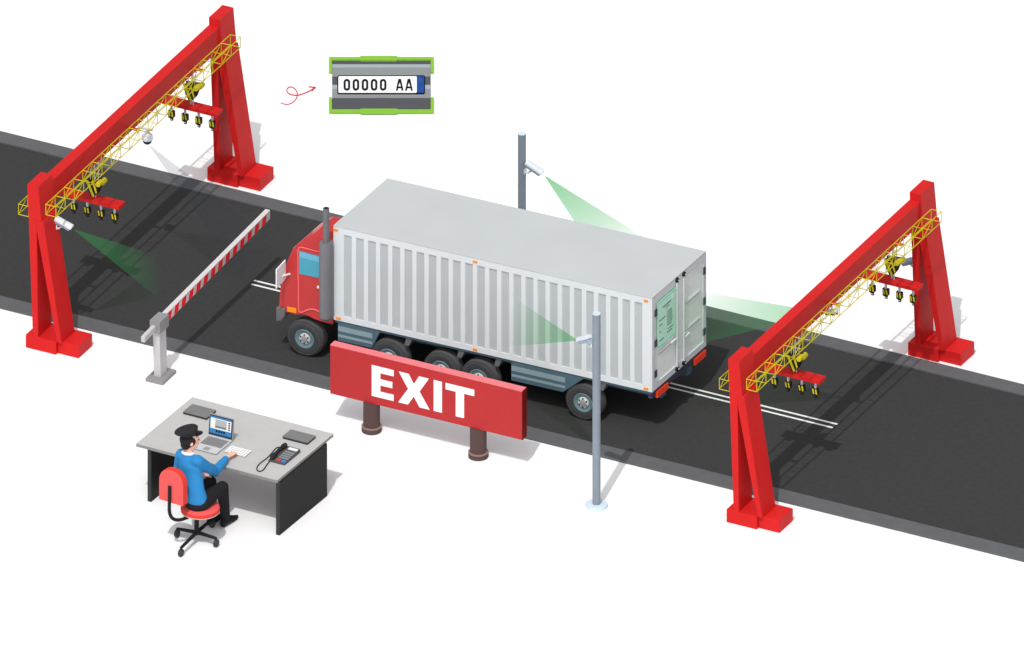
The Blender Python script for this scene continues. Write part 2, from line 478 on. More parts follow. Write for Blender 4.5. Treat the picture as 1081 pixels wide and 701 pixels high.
for k in range(ns):
    y = ay0 + 1 + k*st; w = st*0.56; sl = 2.4
    z0, z1 = zz(y)-0.6, zz(y)+AH-1.9
    for xs in (11.01, 5.42):
        m.prism([(y, z0), (y+w, z0+w*TILT), (y+w+sl, z1+w*TILT), (y+sl, z1)], xs, xs+0.17, 'x')
arm = m.build('arm', [ARMG, ARMR], t, X)

# ------------------------------------------------------------------ lamp-less poles and their cameras
def pole(label, gp, hgt):
    t = thing('camera_pole', label, 'pole', gp, 'slate grey camera poles')
    X = shift(gp)
    m = MB(); m.lathe([(4.3, 3), (4.3, hgt-0.8)], n=28); m.build('pole', POLEM, t, X, smooth_angle=35)
    m = MB(); m.lathe([(4.35, hgt-0.8), (4.35, hgt)], n=28); m.build('cap', POLEC, t, X, smooth_angle=35)
    m = MB(); m.lathe([(11.8, 0), (11.8, 2.6), (11.2, 3.4)], n=36); m.build('base_plate', POLEC, t, X, smooth_angle=35)
    return t
PF = W(629.7, 534.5)
pole('tall slate grey pole standing in front of the container truck', PF, 232)
PB = W(551.0, 268.0)
pole('slate grey pole showing above the container roof behind the truck', PB, (268.0-140.6)/CE)

# ------------------------------------------------------------------ truck frame
TO = W(350, 383.4)
TEX = G(340, 77.86).normalized(); TEY = G(57, -49.5).normalized()
T = frame(TO, TEX, TEY)
KX = TEX.x*CA + TEX.y*SA                      # picture units per unit along the truck
CWID = 57 / (TEY.x*CA + TEY.y*SA)
def lx(px): return (px - 350) / KX
ZB, ZT = 53.0, 166.5
CL0, CL1 = lx(352.0), lx(688.5)
def tz(px, py): return (383.4 + (px-350)*0.229 - py) / CE

truck = thing('lorry', 'red lorry carrying the grey shipping container on the road', 'truck', TO)
# cab shell
prof_px = [(294.0,326.8),(294.4,315),(295.6,302.5),(298.6,288),(302.6,276.4),(308,263.6),(314,257.3),(321.0,252.4),(327.5,249.9)]
prof = [(lx(x), tz(x, y)) for x, y in prof_px]
RZF = prof[-1][1]
prof += [(lx(351.0), RZF), (lx(351.0), 46.0), (lx(341.6), 46.0)]
wcx, wR = lx(320.9), 21.0
for d in range(18, 163, 12):
    a = R(d); prof.append((wcx + 25.5*math.cos(a), wR + 2 + 25.5*math.sin(a)*1.05))
# keep only arch points above the sill
prof = [p for i, p in enumerate(prof) if not (i > 11 and p[1] < 46.5)]
prof += [(lx(300.5), 48.0)]
CABW = 52.0
m = MB(); m.prism(prof, 1.0, CABW)
cab = m.build('cab', CABRED, truck, T, bevel=0.9)
# wind-screen on the front, seen only from the other side
m = MB(); m.prism([(lx(301.2)-1.5, tz(301.2,282)), (lx(308)-1.2, tz(308,264.5)+0.6), (lx(308)-0.4, tz(308,264.5)), (lx(301.2)-0.3, tz(301.2,282)-0.4)], 6, CABW-5)
m.build('windscreen', GLASSB, truck, T)
m = MB(); m.prism([(lx(294.5), 50), (lx(350), 47), (lx(350), 74), (lx(300), 74), (lx(295.5), 66)], CABW+0.1, CWID-1)
m.build('engine_hood', CABRED, truck, T, bevel=2.0)
# door on the driver's side
for side in (0,):
    yA = lambda d: (1.0 - d) if side == 0 else (CWID - 1.0 + d)
    def PR(m, pts, d0, d1): m.prism(pts, yA(d0), yA(d1))
    dl, dr, dtop = lx(314.2), lx(340.5), tz(316, 260.6)
    dbot = tz(316, 329.5)
    m = MB()
    low = [(lx(339.5), 56.6), (lx(336.0), 58.6), (lx(332.0), 59.6), (lx(328.0), 59.0), (lx(324.0), 56.9), (lx(320.5), 54.2), (lx(318.3), 52.6), (lx(316.6), 52.3), (lx(315.4), 53.6)]
    outl = [(dl+0.4, dtop-4.5), (dl+1.4, dtop-1.6), (dl+4.0, dtop), (dr, dtop-0.8), (dr, 55.8)] + low + [(dl+1.0, 57)]
    PR(m, outl, 0.0, 0.7)
    dr_o = m.build('door', CABRED, truck, T)
    # pink seam round the door
    m = MB(); seam = outl[:]
    pth = [(x, yA(0.75), z) for x, z in seam]
    m.tube(pth, 0.75, 6, closed=True); m.build('trim', CABTRM, dr_o, T)
    m = MB()
    wx0, wx1 = lx(316.0), lx(339.8)
    wz1, wz0 = tz(316, 264.8), tz(316, 289.0)
    PR(m, [(wx0, wz0), (wx1, wz0+0.4), (wx1, wz1-1), (wx0, wz1)], 0.72, 1.3)
    wf = m.build('window', GLASSB, dr_o, T, bevel=0.2)
    m = MB(); PR(m, [(wx0+0.6, wz1-7.5), (wx1-0.6, wz1-8.0), (wx1-0.6, wz1-1.6), (wx0+0.6, wz1-0.8)], 1.32, 1.45); m.build('sun_tint', GLASSL, dr_o, T)
    m = MB(); PR(m, [(lx(335.2), tz(335.2,301.5)), (lx(339.0), tz(335.2,301.5)), (lx(339.0), tz(335.2,303.8)), (lx(335.2), tz(335.2,303.8))], 0.7, 2.2); m.build('handle', CHROME, dr_o, T)
    m = MB(); PR(m, [(lx(303.0), tz(303,324.0)), (lx(312.6), tz(312.6,325.8)), (lx(312.6), tz(312.6,330.8)), (lx(303.0), tz(303,329.0))], -0.1, 0.8); m.build('indicator_light', AMBER, truck, T, bevel=0.2)
    # mirror: pane facing back, on an arm
    mz1, mz0 = 111.0, 86.0
    mx = lx(302.4)
    y1, y2 = (-1.5, -21.5) if side == 0 else (CWID+1.5, CWID+21.5)
    m = MB(); m.hexa([(mx-1.2,y2,mz0+1),(mx,y2,mz0+1),(mx,y1,mz0+3.5),(mx-1.2,y1,mz0+3.5),(mx-1.2,y2,mz1-1),(mx,y2,mz1-1),(mx,y1,mz1+1.5),(mx-1.2,y1,mz1+1.5)])
    mo = m.build('mirror', MIRR, truck, T, bevel=0.3)
    m = MB(); m.tube([(lx(305.5), yA(-0.8), 95), (mx-1, (y1*0.6+y2*0.4), 96)], 1.2, 8); m.build('mirror_arm', CHROME, mo, T)
    # exhaust stack
    if side: continue
    ey_ = -5.6
    ex0 = lx(347.0)
    m = MB(); m.lathe([(5.2, 55), (7.4, 58), (7.4, 145.5), (6.6, 147.5), (3.3, 147.6), (3.3, 188)], (ex0, ey_, 0), 28); m.smooth = True
    eo = m.build('exhaust_stack', EXH, truck, T, smooth_angle=30)
    m = MB(); m.lathe([(2.5, 187.9), (2.5, 188.3)], (ex0, ey_, 0), 20); m.build('pipe_mouth', BLK, eo, T)
    m = MB(); m.box(ex0-2, ex0+2, min(ey_, yA(-0.5)), max(ey_, yA(-0.5)), 120, 123); m.build('bracket', EXH, eo, T)
# front bumper
m = MB(); m.prism([(lx(291.9), 52.5), (lx(301.5), 53.0), (lx(301.2), 44), (lx(297.5), 37.5), (lx(291.9), 36)], -1.5, CWID+1.5)
m.build('bumper', DGREY, truck, T, bevel=1.2)
for y0 in (12, CWID-30):
    m = MB(); m.box(lx(293.0)-1, lx(294.4)+1, y0, y0+18, 56, 65); m.build('headlight', CHROME, truck, T, bevel=0.8)
# chassis rails and deck
for y0 in (26, CWID-36):
    m = MB(); m.box(lx(353), CL1-3, y0, y0+10, 33, 49.9); m.build('chassis_rail', SKIRT, truck, T)
m = MB(); m.box(lx(353.5), CL1-1.5, 1.2, CWID-1.2, 50, ZB-0.05); m.build('deck', SKIRT, truck, T)
m = MB(); m.box(lx(351.3), lx(355.5), 20, CWID-20, 33, 50); m.build('cab_mount', DGREY, truck, T)
# side skirts with pale strips
for side in (0, 1):
    ya, yb = (0.6, 4.6) if side == 0 else (CWID-0.6, CWID-4.6)
    yo = 0.6 - 0.35 if side == 0 else CWID - 0.6 + 0.35
    for (x0, x1b, x1t) in ((356.4, 392.0, 400.5), (539.4, 594.0, 615.5)):
        zt, zb = 49.95, 28.5
        m = MB(); m.prism([(lx(x0), zb), (lx(x1b), zb), (lx(x1t), zt), (lx(x0), zt)], ya, yb)
        sk = m.build('side_skirt', SKIRT, truck, T, bevel=0.3)
        ll = lx(x0)+0.5; rr = lx(x0 + (36.5 if x0 < 500 else 57))
        m = MB()
        for (za, zb2) in ((40.5, 46.5), (33.5, 36.5)): m.prism([(ll, za), (rr, za), (rr, zb2), (ll, zb2)], yo, ya)
        m.build('skirt_strip', SKIRTL, sk, T)
# wheels
def wheel(cx, yface, sgn):
    c = (cx, 0, wR)
    W_ = 15.0
    m = MB(); m.smooth = True
    prof = [(11.5, 0.6), (13.5, 0.1), (wR-3.5, 0.0), (wR-1.2, 0.6)]
    yy = lambda h: yface + sgn*h
    n = 44; base = 0
    def ringv(r, h): return [(cx + r*math.cos(2*math.pi*j/n), yy(h), wR + r*math.sin(2*math.pi*j/n)) for j in range(n)]
    full = [(9.5, 3.0), (11.2, 0.7), (13, 0.15), (wR-4, 0.0), (wR-1.3, 0.7), (wR, 2.0), (wR, W_-2), (wR-1.3, W_-0.7), (9.5, W_)]
    for r, h in full: m.v += [Vector(p) for p in ringv(r, h)]
    for i in range(len(full)-1):
        m.cur = 1 if i in (5,) else 0
        for j in range(n): m.face([i*n+j, i*n+(j+1) % n, (i+1)*n+(j+1) % n, (i+1)*n+j])
    m.cur = 0; m.face([(len(full)-1)*n+j for j in range(n)])
    w = m.build('wheel', [TYRE, TREAD], truck, T, smooth_angle=30)
    # a thin moulded ridge on the sidewall
    m = MB(); m.smooth = True
    m.tube([(cx + (wR-3.0)*math.cos(2*math.pi*j/40), yy(0.1), wR + (wR-3.0)*math.sin(2*math.pi*j/40)) for j in range(40)], 0.28, 6, closed=True)
    m.build('sidewall_ridge', TREAD, w, T)
    m = MB(); m.smooth = True
    def disc(mm, prof2, nn=32):
        b0 = len(mm.v)
        for r, h in prof2: mm.v += [Vector((cx + r*math.cos(2*math.pi*j/nn), yy(h), wR + r*math.sin(2*math.pi*j/nn))) for j in range(nn)]
        for i in range(len(prof2)-1):
            for j in range(nn): mm.face([b0+i*nn+j, b0+i*nn+(j+1) % nn, b0+(i+1)*nn+(j+1) % nn, b0+(i+1)*nn+j])
        mm.face([b0+(len(prof2)-1)*nn+j for j in range(nn)])
    disc(m, [(11.3, 0.8), (10.6, 0.1), (8.2, 1.2), (6.4, 2.2)])
    m.build('rim', RIMM, w, T, smooth_angle=40)
    m = MB(); m.smooth = True
    disc(m, [(6.3, 2.3), (6.1, 0.9), (5.6, 0.7)]); m.cur = 1
    disc(m, [(3.5, 0.68), (3.3, -0.3), (2.4, -0.5)]); m.cur = 2
    for k in range(6):
        a = math.pi/6 + k*math.pi/3
        x, z = cx + 4.9*math.cos(a), wR + 4.9*math.sin(a)
        m.prism([(x+0.85*math.cos(q*math.pi/3), z+0.85*math.sin(q*math.pi/3)) for q in range(6)], yy(0.7), yy(-0.1))
    m.build('hub', [HUBM, HUBC, BLK], w, T, smooth_angle=40)
AX = [lx(320.9), lx(409.6), lx(465.1), lx(504.5), lx(615.0)]
for cx in AX:
    wheel(cx, 0.2, 1); wheel(cx, CWID-0.2, -1)
    m = MB(); m.tube([(cx, 15, wR), (cx, CWID-15, wR)], 3.2, 12); m.build('axle', DGREY, truck, T)
for cx in AX[1:]:
    for y0, y1 in ((2.5, 22), (CWID-22, CWID-2.5)):
        m = MB(); m.hexa([(cx+17.5,y0,40),(cx+23,y0,40),(cx+23,y1,40),(cx+17.5,y1,40),(cx+20,y0,49.9),(cx+27,y0,49.9),(cx+27,y1,49.9),(cx+20,y1,49.9)])
        m.build('mudguard_bracket', DGREY, truck, T, bevel=0.3)
# rear underrun bar and tail lights
m = MB(); m.box(CL1-7, CL1-2.2, 4, CWID-4, 43, 49.9); m.build('rear_crossmember', PURP, truck, T)
for y0 in (11, CWID-25):
    m = MB(); m.prism([(y0, 41), (y0+24, 41), (y0+24, 48.6), (y0, 48.6)], CL1-2.1, CL1+0.6, 'x'); m.build('tail_light', TAIL, truck, T, bevel=0.4)

# ------------------------------------------------------------------ shipping container
cont = thing('shipping_container', 'long light grey ribbed shipping container on the red lorry', 'shipping container', TO + Vector((0,0,ZB)))
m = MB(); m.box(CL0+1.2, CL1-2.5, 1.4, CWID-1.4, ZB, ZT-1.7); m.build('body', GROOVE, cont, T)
m = MB(); m.box(CL0, CL1, 0, CWID, ZT-1.65, ZT); m.build('roof', ROOFM, cont, T, bevel=0.3)
for side in (0, 1):
    ya, yb = (0.0, 1.35) if side == 0 else (CWID, CWID-1.35)
    m = MB()
    lo, hi = min(ya, yb), max(ya, yb)
    m.box(CL0, CL1-2.5, lo, hi, ZT-9, ZT-1.7); m.box(CL0, CL1-2.5, lo, hi, ZB, ZB+6.5)
    per = 12.78/KX; x = lx(357.6) + 9.2/KX - per
    xe = CL1 - 2.5
    edges = []
    xx = CL0
    s = lx(363.4)
    while s < xe - 10:
        edges.append((xx, s)); xx = s + per*0.58; s += per
    edges.append((xx, xe))
    for a, b in edges:
        if b - a > 0.5:
            c_ = 0.5 if a > CL0+1 else 0
            d_ = 0.5 if b < xe-1 else 0
            yA_, yB_ = (ya, yb)
            m.hexa([(a+c_,yA_,ZB+6.5),(b-d_,yA_,ZB+6.5),(b,yB_,ZB+6.5),(a,yB_,ZB+6.5),(a+c_,yA_,ZT-9),(b-d_,yA_,ZT-9),(b,yB_,ZT-9),(a,yB_,ZT-9)])
    m.build('ribbed_side', CREAM, cont, T)
    for px_ in (354.6, 501.5, 682.0):
        for zc in (ZT-5.2, ZB+3.0):
            q = lx(px_ + (3 if zc < 100 and px_ < 400 else 0))
            yo = (-0.7, -0.02) if side == 0 else (CWID+0.02, CWID+0.7)
            m = MB(); m.box(q-2.6, q+2.6, yo[0], yo[1], zc-1.4, zc+1.4); m.build('marker_light', AMBER, cont, T, bevel=0.3)
m = MB(); m.box(CL0, CL0+1.2, 1.4, CWID-1.4, ZB, ZT-1.7); m.build('front_wall', CREAM, cont, T)
# rear frame
m = MB(); xr0, xr1 = CL1-2.5, CL1
fw = 8.0
m.box(xr0, xr1, 0, fw, ZB, ZT-1.7); m.box(xr0, xr1, CWID-6, CWID, ZB, ZT-1.7)
m.box(xr0, xr1, fw, CWID-6, ZT-9, ZT-1.7); m.box(xr0, xr1, fw, CWID-6, ZB, ZB+7)
m.build('rear_frame', FRAMEM, cont, T)
dmid = (fw + CWID - 6)/2
for k, (a, b) in enumerate(((fw+0.2, dmid-0.3), (dmid+0.3, CWID-6.2))):
    m = MB(); z0, z1 = ZB+7.2, ZT-9.2
    m.box(xr0+0.2, xr1-1.2, a, b, z0, z1)
    dn = m.build('door', DOORM, cont, T)
    h3 = (z1 - z0)/3
    for j in (1, 2):
        zc = z0 + h3*j
        aa, bb = (a+6, b-7) if k == 0 else (a+7, b-6)
        m = MB(); m.hexa([(xr1-1.2,aa,zc-3),(xr1-1.2,bb,zc-3),(xr1-1.2,bb,zc+3),(xr1-1.2,aa,zc+3),(xr1-0.9,aa+1,zc-2.6),(xr1-0.9,bb-1,zc-2.6),(xr1+0.1,bb-1,zc+0.6),(xr1+0.1,aa+1,zc+0.6)])
        m.build('panel_ridge', FRAMEM, dn, T)
    for zc in (z0+12, (z0+z1)/2, z1-12):
        yc = a-1.2 if k == 0 else b+1.4
        m = MB(); m.box(xr1-0.1, xr1+1.2, yc-2.3, yc+2.3, zc-4.2, zc+4.2); m.build('hinge', PURP, dn, T, bevel=0.5)
    yr = dmid - 7 if k == 0 else dmid + 8
    m = MB(); m.tube([(xr1+0.6, yr, ZB+4), (xr1+0.6, yr, ZT-4)], 1.3, 10); rod = m.build('lock_rod', FRAMEM, dn, T, smooth_angle=40)
    for zc in (ZB+3.5, ZT-3.5):
        m = MB(); m.smooth = True; m.lathe([(2.9, -1.0), (2.9, 0.8), (2.1, 2.0), (0.8, 2.3)], (xr1+0.4, yr, zc), 16, 'x'); m.cur = 1
        m.lathe([(0.9, 2.3), (0.8, 2.7)], (xr1+0.4, yr, zc), 10, 'x'); m.build('rod_bolt', [BLK, CHROME], dn, T, smooth_angle=40)
    zh = ZB + 26 if k == 0 else ZB + 27
    yh = (yr-12, yr-2) if k == 0 else (yr+2, yr+13)
    m = MB(); m.box(xr1-0.9, xr1+1.6, yh[0], yh[1], zh+5 if k else zh+13, zh+7.2 if k else zh+15.2); m.build('lock_handle', CHROME, dn, T, bevel=0.4)
# placard with illegible small print; camera's green highlight and rim put into its colour
PLG = mat('placard_green_highlight', (171, 211, 193), 0.7, 0.6, var=0.02)
PLE = mat('placard_highlight_rim', (104, 206, 164), 0.72, 0.6)
INK = mat('printed_ink', (74, 96, 92), 0.9, 0.7)
pa, pb = fw+2.0, dmid-9.5
pz0, pz1 = ZB+48, ZT-11.5
m = MB(); m.box(xr1+0.15, xr1+0.55, pa, pb, pz0, pz1)
pl = m.build('placard', PLG, cont, T)
m = MB(); e = 1.3; x0, x1 = xr1+0.56, xr1+0.8
m.box(x0, x1, pa, pb, pz1-e, pz1); m.box(x0, x1, pa, pa+17, pz0, pz0+e); m.box(x0, x1, pb-e, pb, pz1-13, pz1-e-0.05)
m.box(x0, x1, pb-e, pb, pz0, pz0+13); m.box(x0, x1, pb-14, pb-e-0.05, pz0, pz0+e); m.box(x0, x1, pa, pa+0.7, pz0+e+0.05, pz1-e-0.05)
m.build('highlight_rim', PLE, pl, T)
m = MB(); rnd = random.Random(3)
def dashes(y0, y1, z, h, gap=0.25):
    y = y0
    while y < y1:
        w = rnd.uniform(1.0, 3.0)
        m.box(x0, x0+0.12, y, min(y+w, y1), z, z+h); y += w + rnd.uniform(0.5, 0.9)
dashes(pa+12, pb-10, pz1-11, 1.6); dashes(pa+18, pb-15, pz1-14, 1.2); dashes(pa+21, pb-19, pz1-17, 1.2)
for q in range(6): dashes(pb-19, pb-8 + rnd.uniform(-2, 1), pz0+33-q*3.2, 1.4)
dashes(pa+5, pa+18, pz0+30, 1.3); dashes(pa+5, pa+11, pz0+24, 1.2); dashes(pa+5, pa+9, pz0+16, 1.2); dashes(pa+5, pa+14, pz0+6, 1.2)
dashes(pb-17, pb-7, pz0+12, 1.3); dashes(pb-19, pb-8, pz0+8.5, 1.3)
m.build('small_print', INK, pl, T)
m = MB(); m.box(x0, x0+0.2, pb-9, pb-5.5, pz1-8.5, pz1-3.5); m.build('white_tab', WHITE, pl, T)

# cameras on the poles (after the truck is known)
def Tp(px, py, ly):
    """point on the truck plane ly that shows at px, py"""
    px0 = px - ly*(TEY.x*CA + TEY.y*SA); py0 = py + ly*(-TEY.x*SA*SE + TEY.y*CA*SE)
    return T((lx(px0), ly, (383.4 + (px0-350)*0.229 - py0)/CE))
def from_pole(gp, px, py, off):
    """point off (x, y) units from a pole that shows at row py"""
    q = gp + Vector((off[0], off[1], 0))
    gy = 350.5 - SE*(-q.x*SA + q.y*CA)
    return q + Vector((0,0,(gy - py)/CE))
fw2 = Vector((-0.76, 0.36, -0.50)).normalized()
b2 = from_pole(PF, 0, 358.2, (-13.5, -2)); a2 = from_pole(PF, 0, 364.0, (-4.0, -1.5))
tip2 = b2 + fw2*11.8
make_camera('bullet camera on the tall pole in front of the container', b2, a2, fw2, 0.98,
            beam=(tip2, [Tp(548,318,-1.5), Tp(534,332,-1.5), Tp(524,367,-1.5), Tp(540,350,-1.5)], 0.88, 1.0))
f1 = Vector((0.85, 0.05, -0.42)).normalized()
b1 = from_pole(PB, 0, 177.6, (15.5, -2.0)); a1 = from_pole(PB, 0, 180.5, (4.1, -1.4))
tip1 = b1 + f1*12.5
make_camera('bullet camera on the pole behind the container roof', b1, a1, f1, 1.0,
            beam=(tip1, [Tp(625,262,CWID+1.5), Tp(660,262,CWID+1.5), Tp(700,263,CWID+1.5), Tp(664,268,CWID+1.5)], 1.0, 0.7))
# on the crane behind the doors: one under the beam, one on the far leg
yb = (877.5 - 766.9 - 9*CA)/SA
q = GO2 + Vector((9, yb, 0)); gy = 350.5 - SE*(-q.x*SA + q.y*CA)
cz = (gy - 329.5)/CE
cb = q + Vector((0,0,cz))
RX1 = CL1 + 2.2
cor = [T((RX1, 10, ZT-14)), T((RX1, CWID-6, ZT-46)), T((RX1, CWID-6, ZB+16)), T((RX1, 10, ZB+42))]
fc = ((cor[0]+cor[2])/2 - cb).normalized()
make_camera('camera with green beam under the crane beam, aimed at the container doors', cb, q + Vector((0,0,159.8)), fc, 0.75, (CAMW, CAMD),
            beam=(cb + fc*8.5, cor, 0.8, 0.75))
yl = SPAN + 10
aq = GO2 + Vector((4.2, yl, 0)); gy = 350.5 - SE*(-aq.x*SA + aq.y*CA); za = (gy - 281.0)/CE
make_camera('grey bullet camera on the far leg of the crane behind the container doors', aq + Vector((-8.5, 0, za + 3.6)), aq + Vector((1.2,0,za)), Vector((-0.92, -0.1, -0.42)), 0.9, (CAMG, CAMG))

# ------------------------------------------------------------------ EXIT sign
EO = W(392.3, 454.6)
EEX = G(202.7, 49.3)
t = thing('exit_sign', 'red EXIT sign board with white letters on two brown posts', 'sign', EO)
X = frame(EO, EEX, Vector((0,1,0)))
kx = EEX.normalized().x*CA + EEX.normalized().y*SA
sx0, sx1 = (348.6+2.3-392.3)/kx, (551.1+2.3-392.3)/kx
sz0, sz1 = 35.6, 93.5
m = MB(); m.box(sx0, sx1, -5, 5, sz0, sz1); b0 = m
bd = b0.build('board', [SIGNR], t, X, bevel=0.15)
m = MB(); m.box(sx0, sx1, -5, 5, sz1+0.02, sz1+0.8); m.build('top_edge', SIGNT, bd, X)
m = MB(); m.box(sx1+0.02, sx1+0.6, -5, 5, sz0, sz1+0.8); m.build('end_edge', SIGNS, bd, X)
def lt(px): return (px + 2.3 - 392.3)/kx
c0, c1 = 52.0, 89.0          # baseline, cap height
c0 = sz0 + 9.6; c1 = c0 + 37.0
th = 9.0
m = MB()
def letter(pts): m.prism(pts, -5.5, -5.02)
a = lt(392.6); w = 26.0
hm = (c0+c1)/2
letter([(a,c0),(a+w,c0),(a+w,c0+7.4),(a+10.2,c0+7.4),(a+10.2,hm-3.6),(a+w-1.6,hm-3.6),(a+w-1.6,hm+3.8),(a+10.2,hm+3.8),(a+10.2,c1-7.4),(a+w,c1-7.4),(a+w,c1),(a,c1)])
a = lt(420.5); w = 37.0; q = 11.6
letter([(a,c0),(a+q,c0),(a+w/2,hm-7.0),(a+w-q,c0),(a+w,c0),(a+w/2+6.8,hm+0.4),(a+w-0.8,c1),(a+w-q-0.8,c1),(a+w/2,hm+7.6),(a+q+0.8,c1),(a+0.8,c1),(a+w/2-6.8,hm+0.4)])
a = lt(458.0)
letter([(a,c0),(a+9.8,c0),(a+9.8,c1),(a,c1)])
a = lt(470.5); w = 34.0
letter([(a+w/2-4.9,c0),(a+w/2+4.9,c0),(a+w/2+4.9,c1-7.6),(a+w,c1-7.6),(a+w,c1),(a,c1),(a,c1-7.6),(a+w/2-4.9,c1-7.6)])
m.build('lettering', WHITE, bd, X)
for px_ in (392.3, 504.9):
    cx = (px_ - 392.3)/kx
    m = MB(); m.lathe([(8.9, 0.1), (8.9, sz0-0.05)], (cx, 0, 0), 32); p = m.build('post', BROWN, t, X, smooth_angle=35)
    m = MB(); m.lathe([(10.6, 0), (10.6, 5.4)], (cx, 0, 0), 36); m.build('foot_collar', BROWN, p, X, smooth_angle=35)
    m = MB(); m.lathe([(10.65, 5.42), (10.65, 6.3), (9.2, 6.8)], (cx, 0, 0), 36); m.build('collar_rim', BROWNL, p, X, smooth_angle=35)

# ------------------------------------------------------------------ number plate board and arrow on the ground
PO = W(402.5, 91.5)
PX, PY = G(1, 0), G(0, -1)
PT = lambda v: PO + PX*v[0] + PY*v[1] + Vector((0,0,1))*v[2]
def pz(x, y): return ((x - 0)/5.148 + 270 - 402.5, 91.5 - (y/5.148 + 40))
LGREY = mat('board_mid_grey', (146, 149, 151), 1.12, 0.6, var=0.02)
LPALE = mat('board_pale_grey', (166, 178, 183), 1.12, 0.6, var=0.02)
LDARK = mat('board_dark_grey', (88, 89, 93), 1.12, 0.6, var=0.02)
LIME  = mat('lime_green_bracket', (139, 197, 63), 1.12, 0.55, var=0.02)
PBLUE = mat('plate_blue', (30, 78, 154), 1.12, 0.5)
PBLK  = mat('plate_black', (14, 14, 14), 1.0, 0.5)
PGOLD = mat('plate_emblem', (96, 104, 100), 1.0, 0.5)
t = thing('number_plate_board', 'grey board with white number plate 00000 AA lying flat on the ground', 'number plate board', PO)
def rect(m, x0, y0, x1, y1, z0, z1):
    a = pz(x0, y1); b = pz(x1, y0); m.box(a[0], b[0], a[1], b[1], z0, z1)
m = MB(); rect(m, 415, 126, 950, 405, 0, 1.2); bp = m.build('board', LDARK, t, PT)
m = MB(); rect(m, 415, 150, 950, 168, 1.22, 1.5); rect(m, 415, 262, 950, 284, 1.22, 1.5); m.build('pale_band', LPALE, bp, PT)
m = MB(); rect(m, 415, 168.5, 950, 216.5, 1.22, 1.5); rect(m, 415, 284.5, 950, 333, 1.22, 1.5); m.build('grey_band', LGREY, bp, PT)
def rrect(x0, y0, x1, y1, r, n=5):
    pts = []
    for cx, cy, a0 in ((x1-r, y0+r, -90), (x1-r, y1-r, 0), (x0+r, y1-r, 90), (x0+r, y0+r, 180)):
        for k in range(n+1):
            a = R(a0 + 90*k/n); pts.append((cx + r*math.cos(a), cy + r*math.sin(a)))
    return [pz(*p) for p in pts]
m = MB(); m.prism(rrect(443, 212, 920, 314, 9), 1.52, 2.0, 'z'); pf = m.build('number_plate', PBLK, t, PT)
m = MB(); m.prism(rrect(449, 218.5, 875, 308, 5), 2.02, 2.3, 'z'); m.build('plate_face', WHITE, pf, PT)
m = MB(); m.prism(rrect(876, 218.5, 915, 308, 5), 2.02, 2.3, 'z'); m.build('blue_strip', PBLUE, pf, PT)
m = MB()
for k in range(12):
    a = 2*math.pi*k/12; cx, cy = 895.5 + 7.5*math.cos(a), 242 + 7.5*math.sin(a)
    m.prism([pz(cx + 1.5*math.cos(b), cy + 1.5*math.sin(b)) for b in [R(60*j) for j in range(6)]], 2.32, 2.42, 'z')
m.build('star_ring', PGOLD, pf, PT)
m = MB()
for k in range(5):
    x0 = 477 + 49.3*k; w = 36; y0, y1 = 234, 298
    def stad(d):
        pts = []
        r = w/2 - d
        for j in range(13):
            a = math.pi*j/12; pts.append((x0 + w/2 + r*math.cos(a), y1 - w/2 + (r)*math.sin(a)))
        for j in range(13):
            a = math.pi + math.pi*j/12; pts.append((x0 + w/2 + r*math.cos(a), y0 + w/2 + r*math.sin(a)))
        return [pz(*p) for p in pts]
    m.ring(stad(0), stad(12.0), 2.32, 2.5)
for x0 in (761, 811.5):
    w, y0, y1 = 42, 234, 298; mid = x0 + w/2
    for s in (-1, 1):
        f = lambda dx, y: pz(mid + s*dx, y)
        m.prism([f(w/2, y1), f(w/2-10.5, y1), f(w/2-12.6, y1-13), f(0, y1-13), f(0, y1-23), f(7.2, y1-23), f(0, y0+19), f(0, y0), f(7.5, y0)], 2.32, 2.5, 'z')
m.build('plate_characters', PBLK, pf, PT)
for top in (1, 0):
    m = MB()
    if top:
        pts = [(398,115),(565,115),(572,109),(765,109),(772,115),(967,115),(967,197),(951,197),(951,130),(772,130),(765,134),(572,134),(565,130),(414,130),(414,197),(398,197)]
    else:
        pts = [(398,415),(565,415),(572,421),(765,421),(772,415),(967,415),(967,334),(951,334),(951,400),(772,400),(765,396),(572,396),(565,400),(414,400),(414,334),(398,334)]
    m.prism([pz(*p) for p in pts], 1.6, 2.6, 'z') if False else m.prism([pz(*p) for p in pts], 0.02 if False else 1.22, 2.6, 'z')
    m.build('green_bracket', LIME, t, PT)
# arrow
AR = mat('arrow_crimson', (222, 34, 76), 1.12, 0.6, var=0.02)
ctrl = [(135,353),(150,359),(167,362),(183,360),(200,352),(214,339),(223,325),(226,310),(223,295),(215,281),(203,272),(190,268),(178,271),(170,280),(170,292),(177,302),(190,309),(207,313),(228,313),(250,308),(272,300),(296,288),(326,271)]
def catmull(P, k=4):
    out = []
    for i in range(len(P)-1):
        p0, p1, p2, p3 = P[max(i-1,0)], P[i], P[i+1], P[min(i+2, len(P)-1)]
        for j in range(k):
            t_ = j/k
            out.append(tuple(0.5*((2*p1[c]) + (-p0[c]+p2[c])*t_ + (2*p0[c]-5*p1[c]+4*p2[c]-p3[c])*t_**2 + (-p0[c]+3*p1[c]-3*p2[c]+p3[c])*t_**3) for c in range(2)))
    return out + [P[-1]]
m = MB(); path = catmull(ctrl); hw = 2.7
nb = len(path); b0 = len(m.v)
for i, p in enumerate(path):
    q0, q1 = path[max(i-1,0)], path[min(i+1, nb-1)]
    d = Vector((q1[0]-q0[0], q1[1]-q0[1])).normalized(); n = (-d.y, d.x)
    h = 0.12 + 0.5*i/nb
    for s in (-1, 1):
        xy = pz(p[0]+n[0]*hw*s, p[1]+n[1]*hw*s)
        m.v.append(Vector((xy[0], xy[1], h)))
        m.v.append(Vector((xy[0], xy[1], h-0.1)))
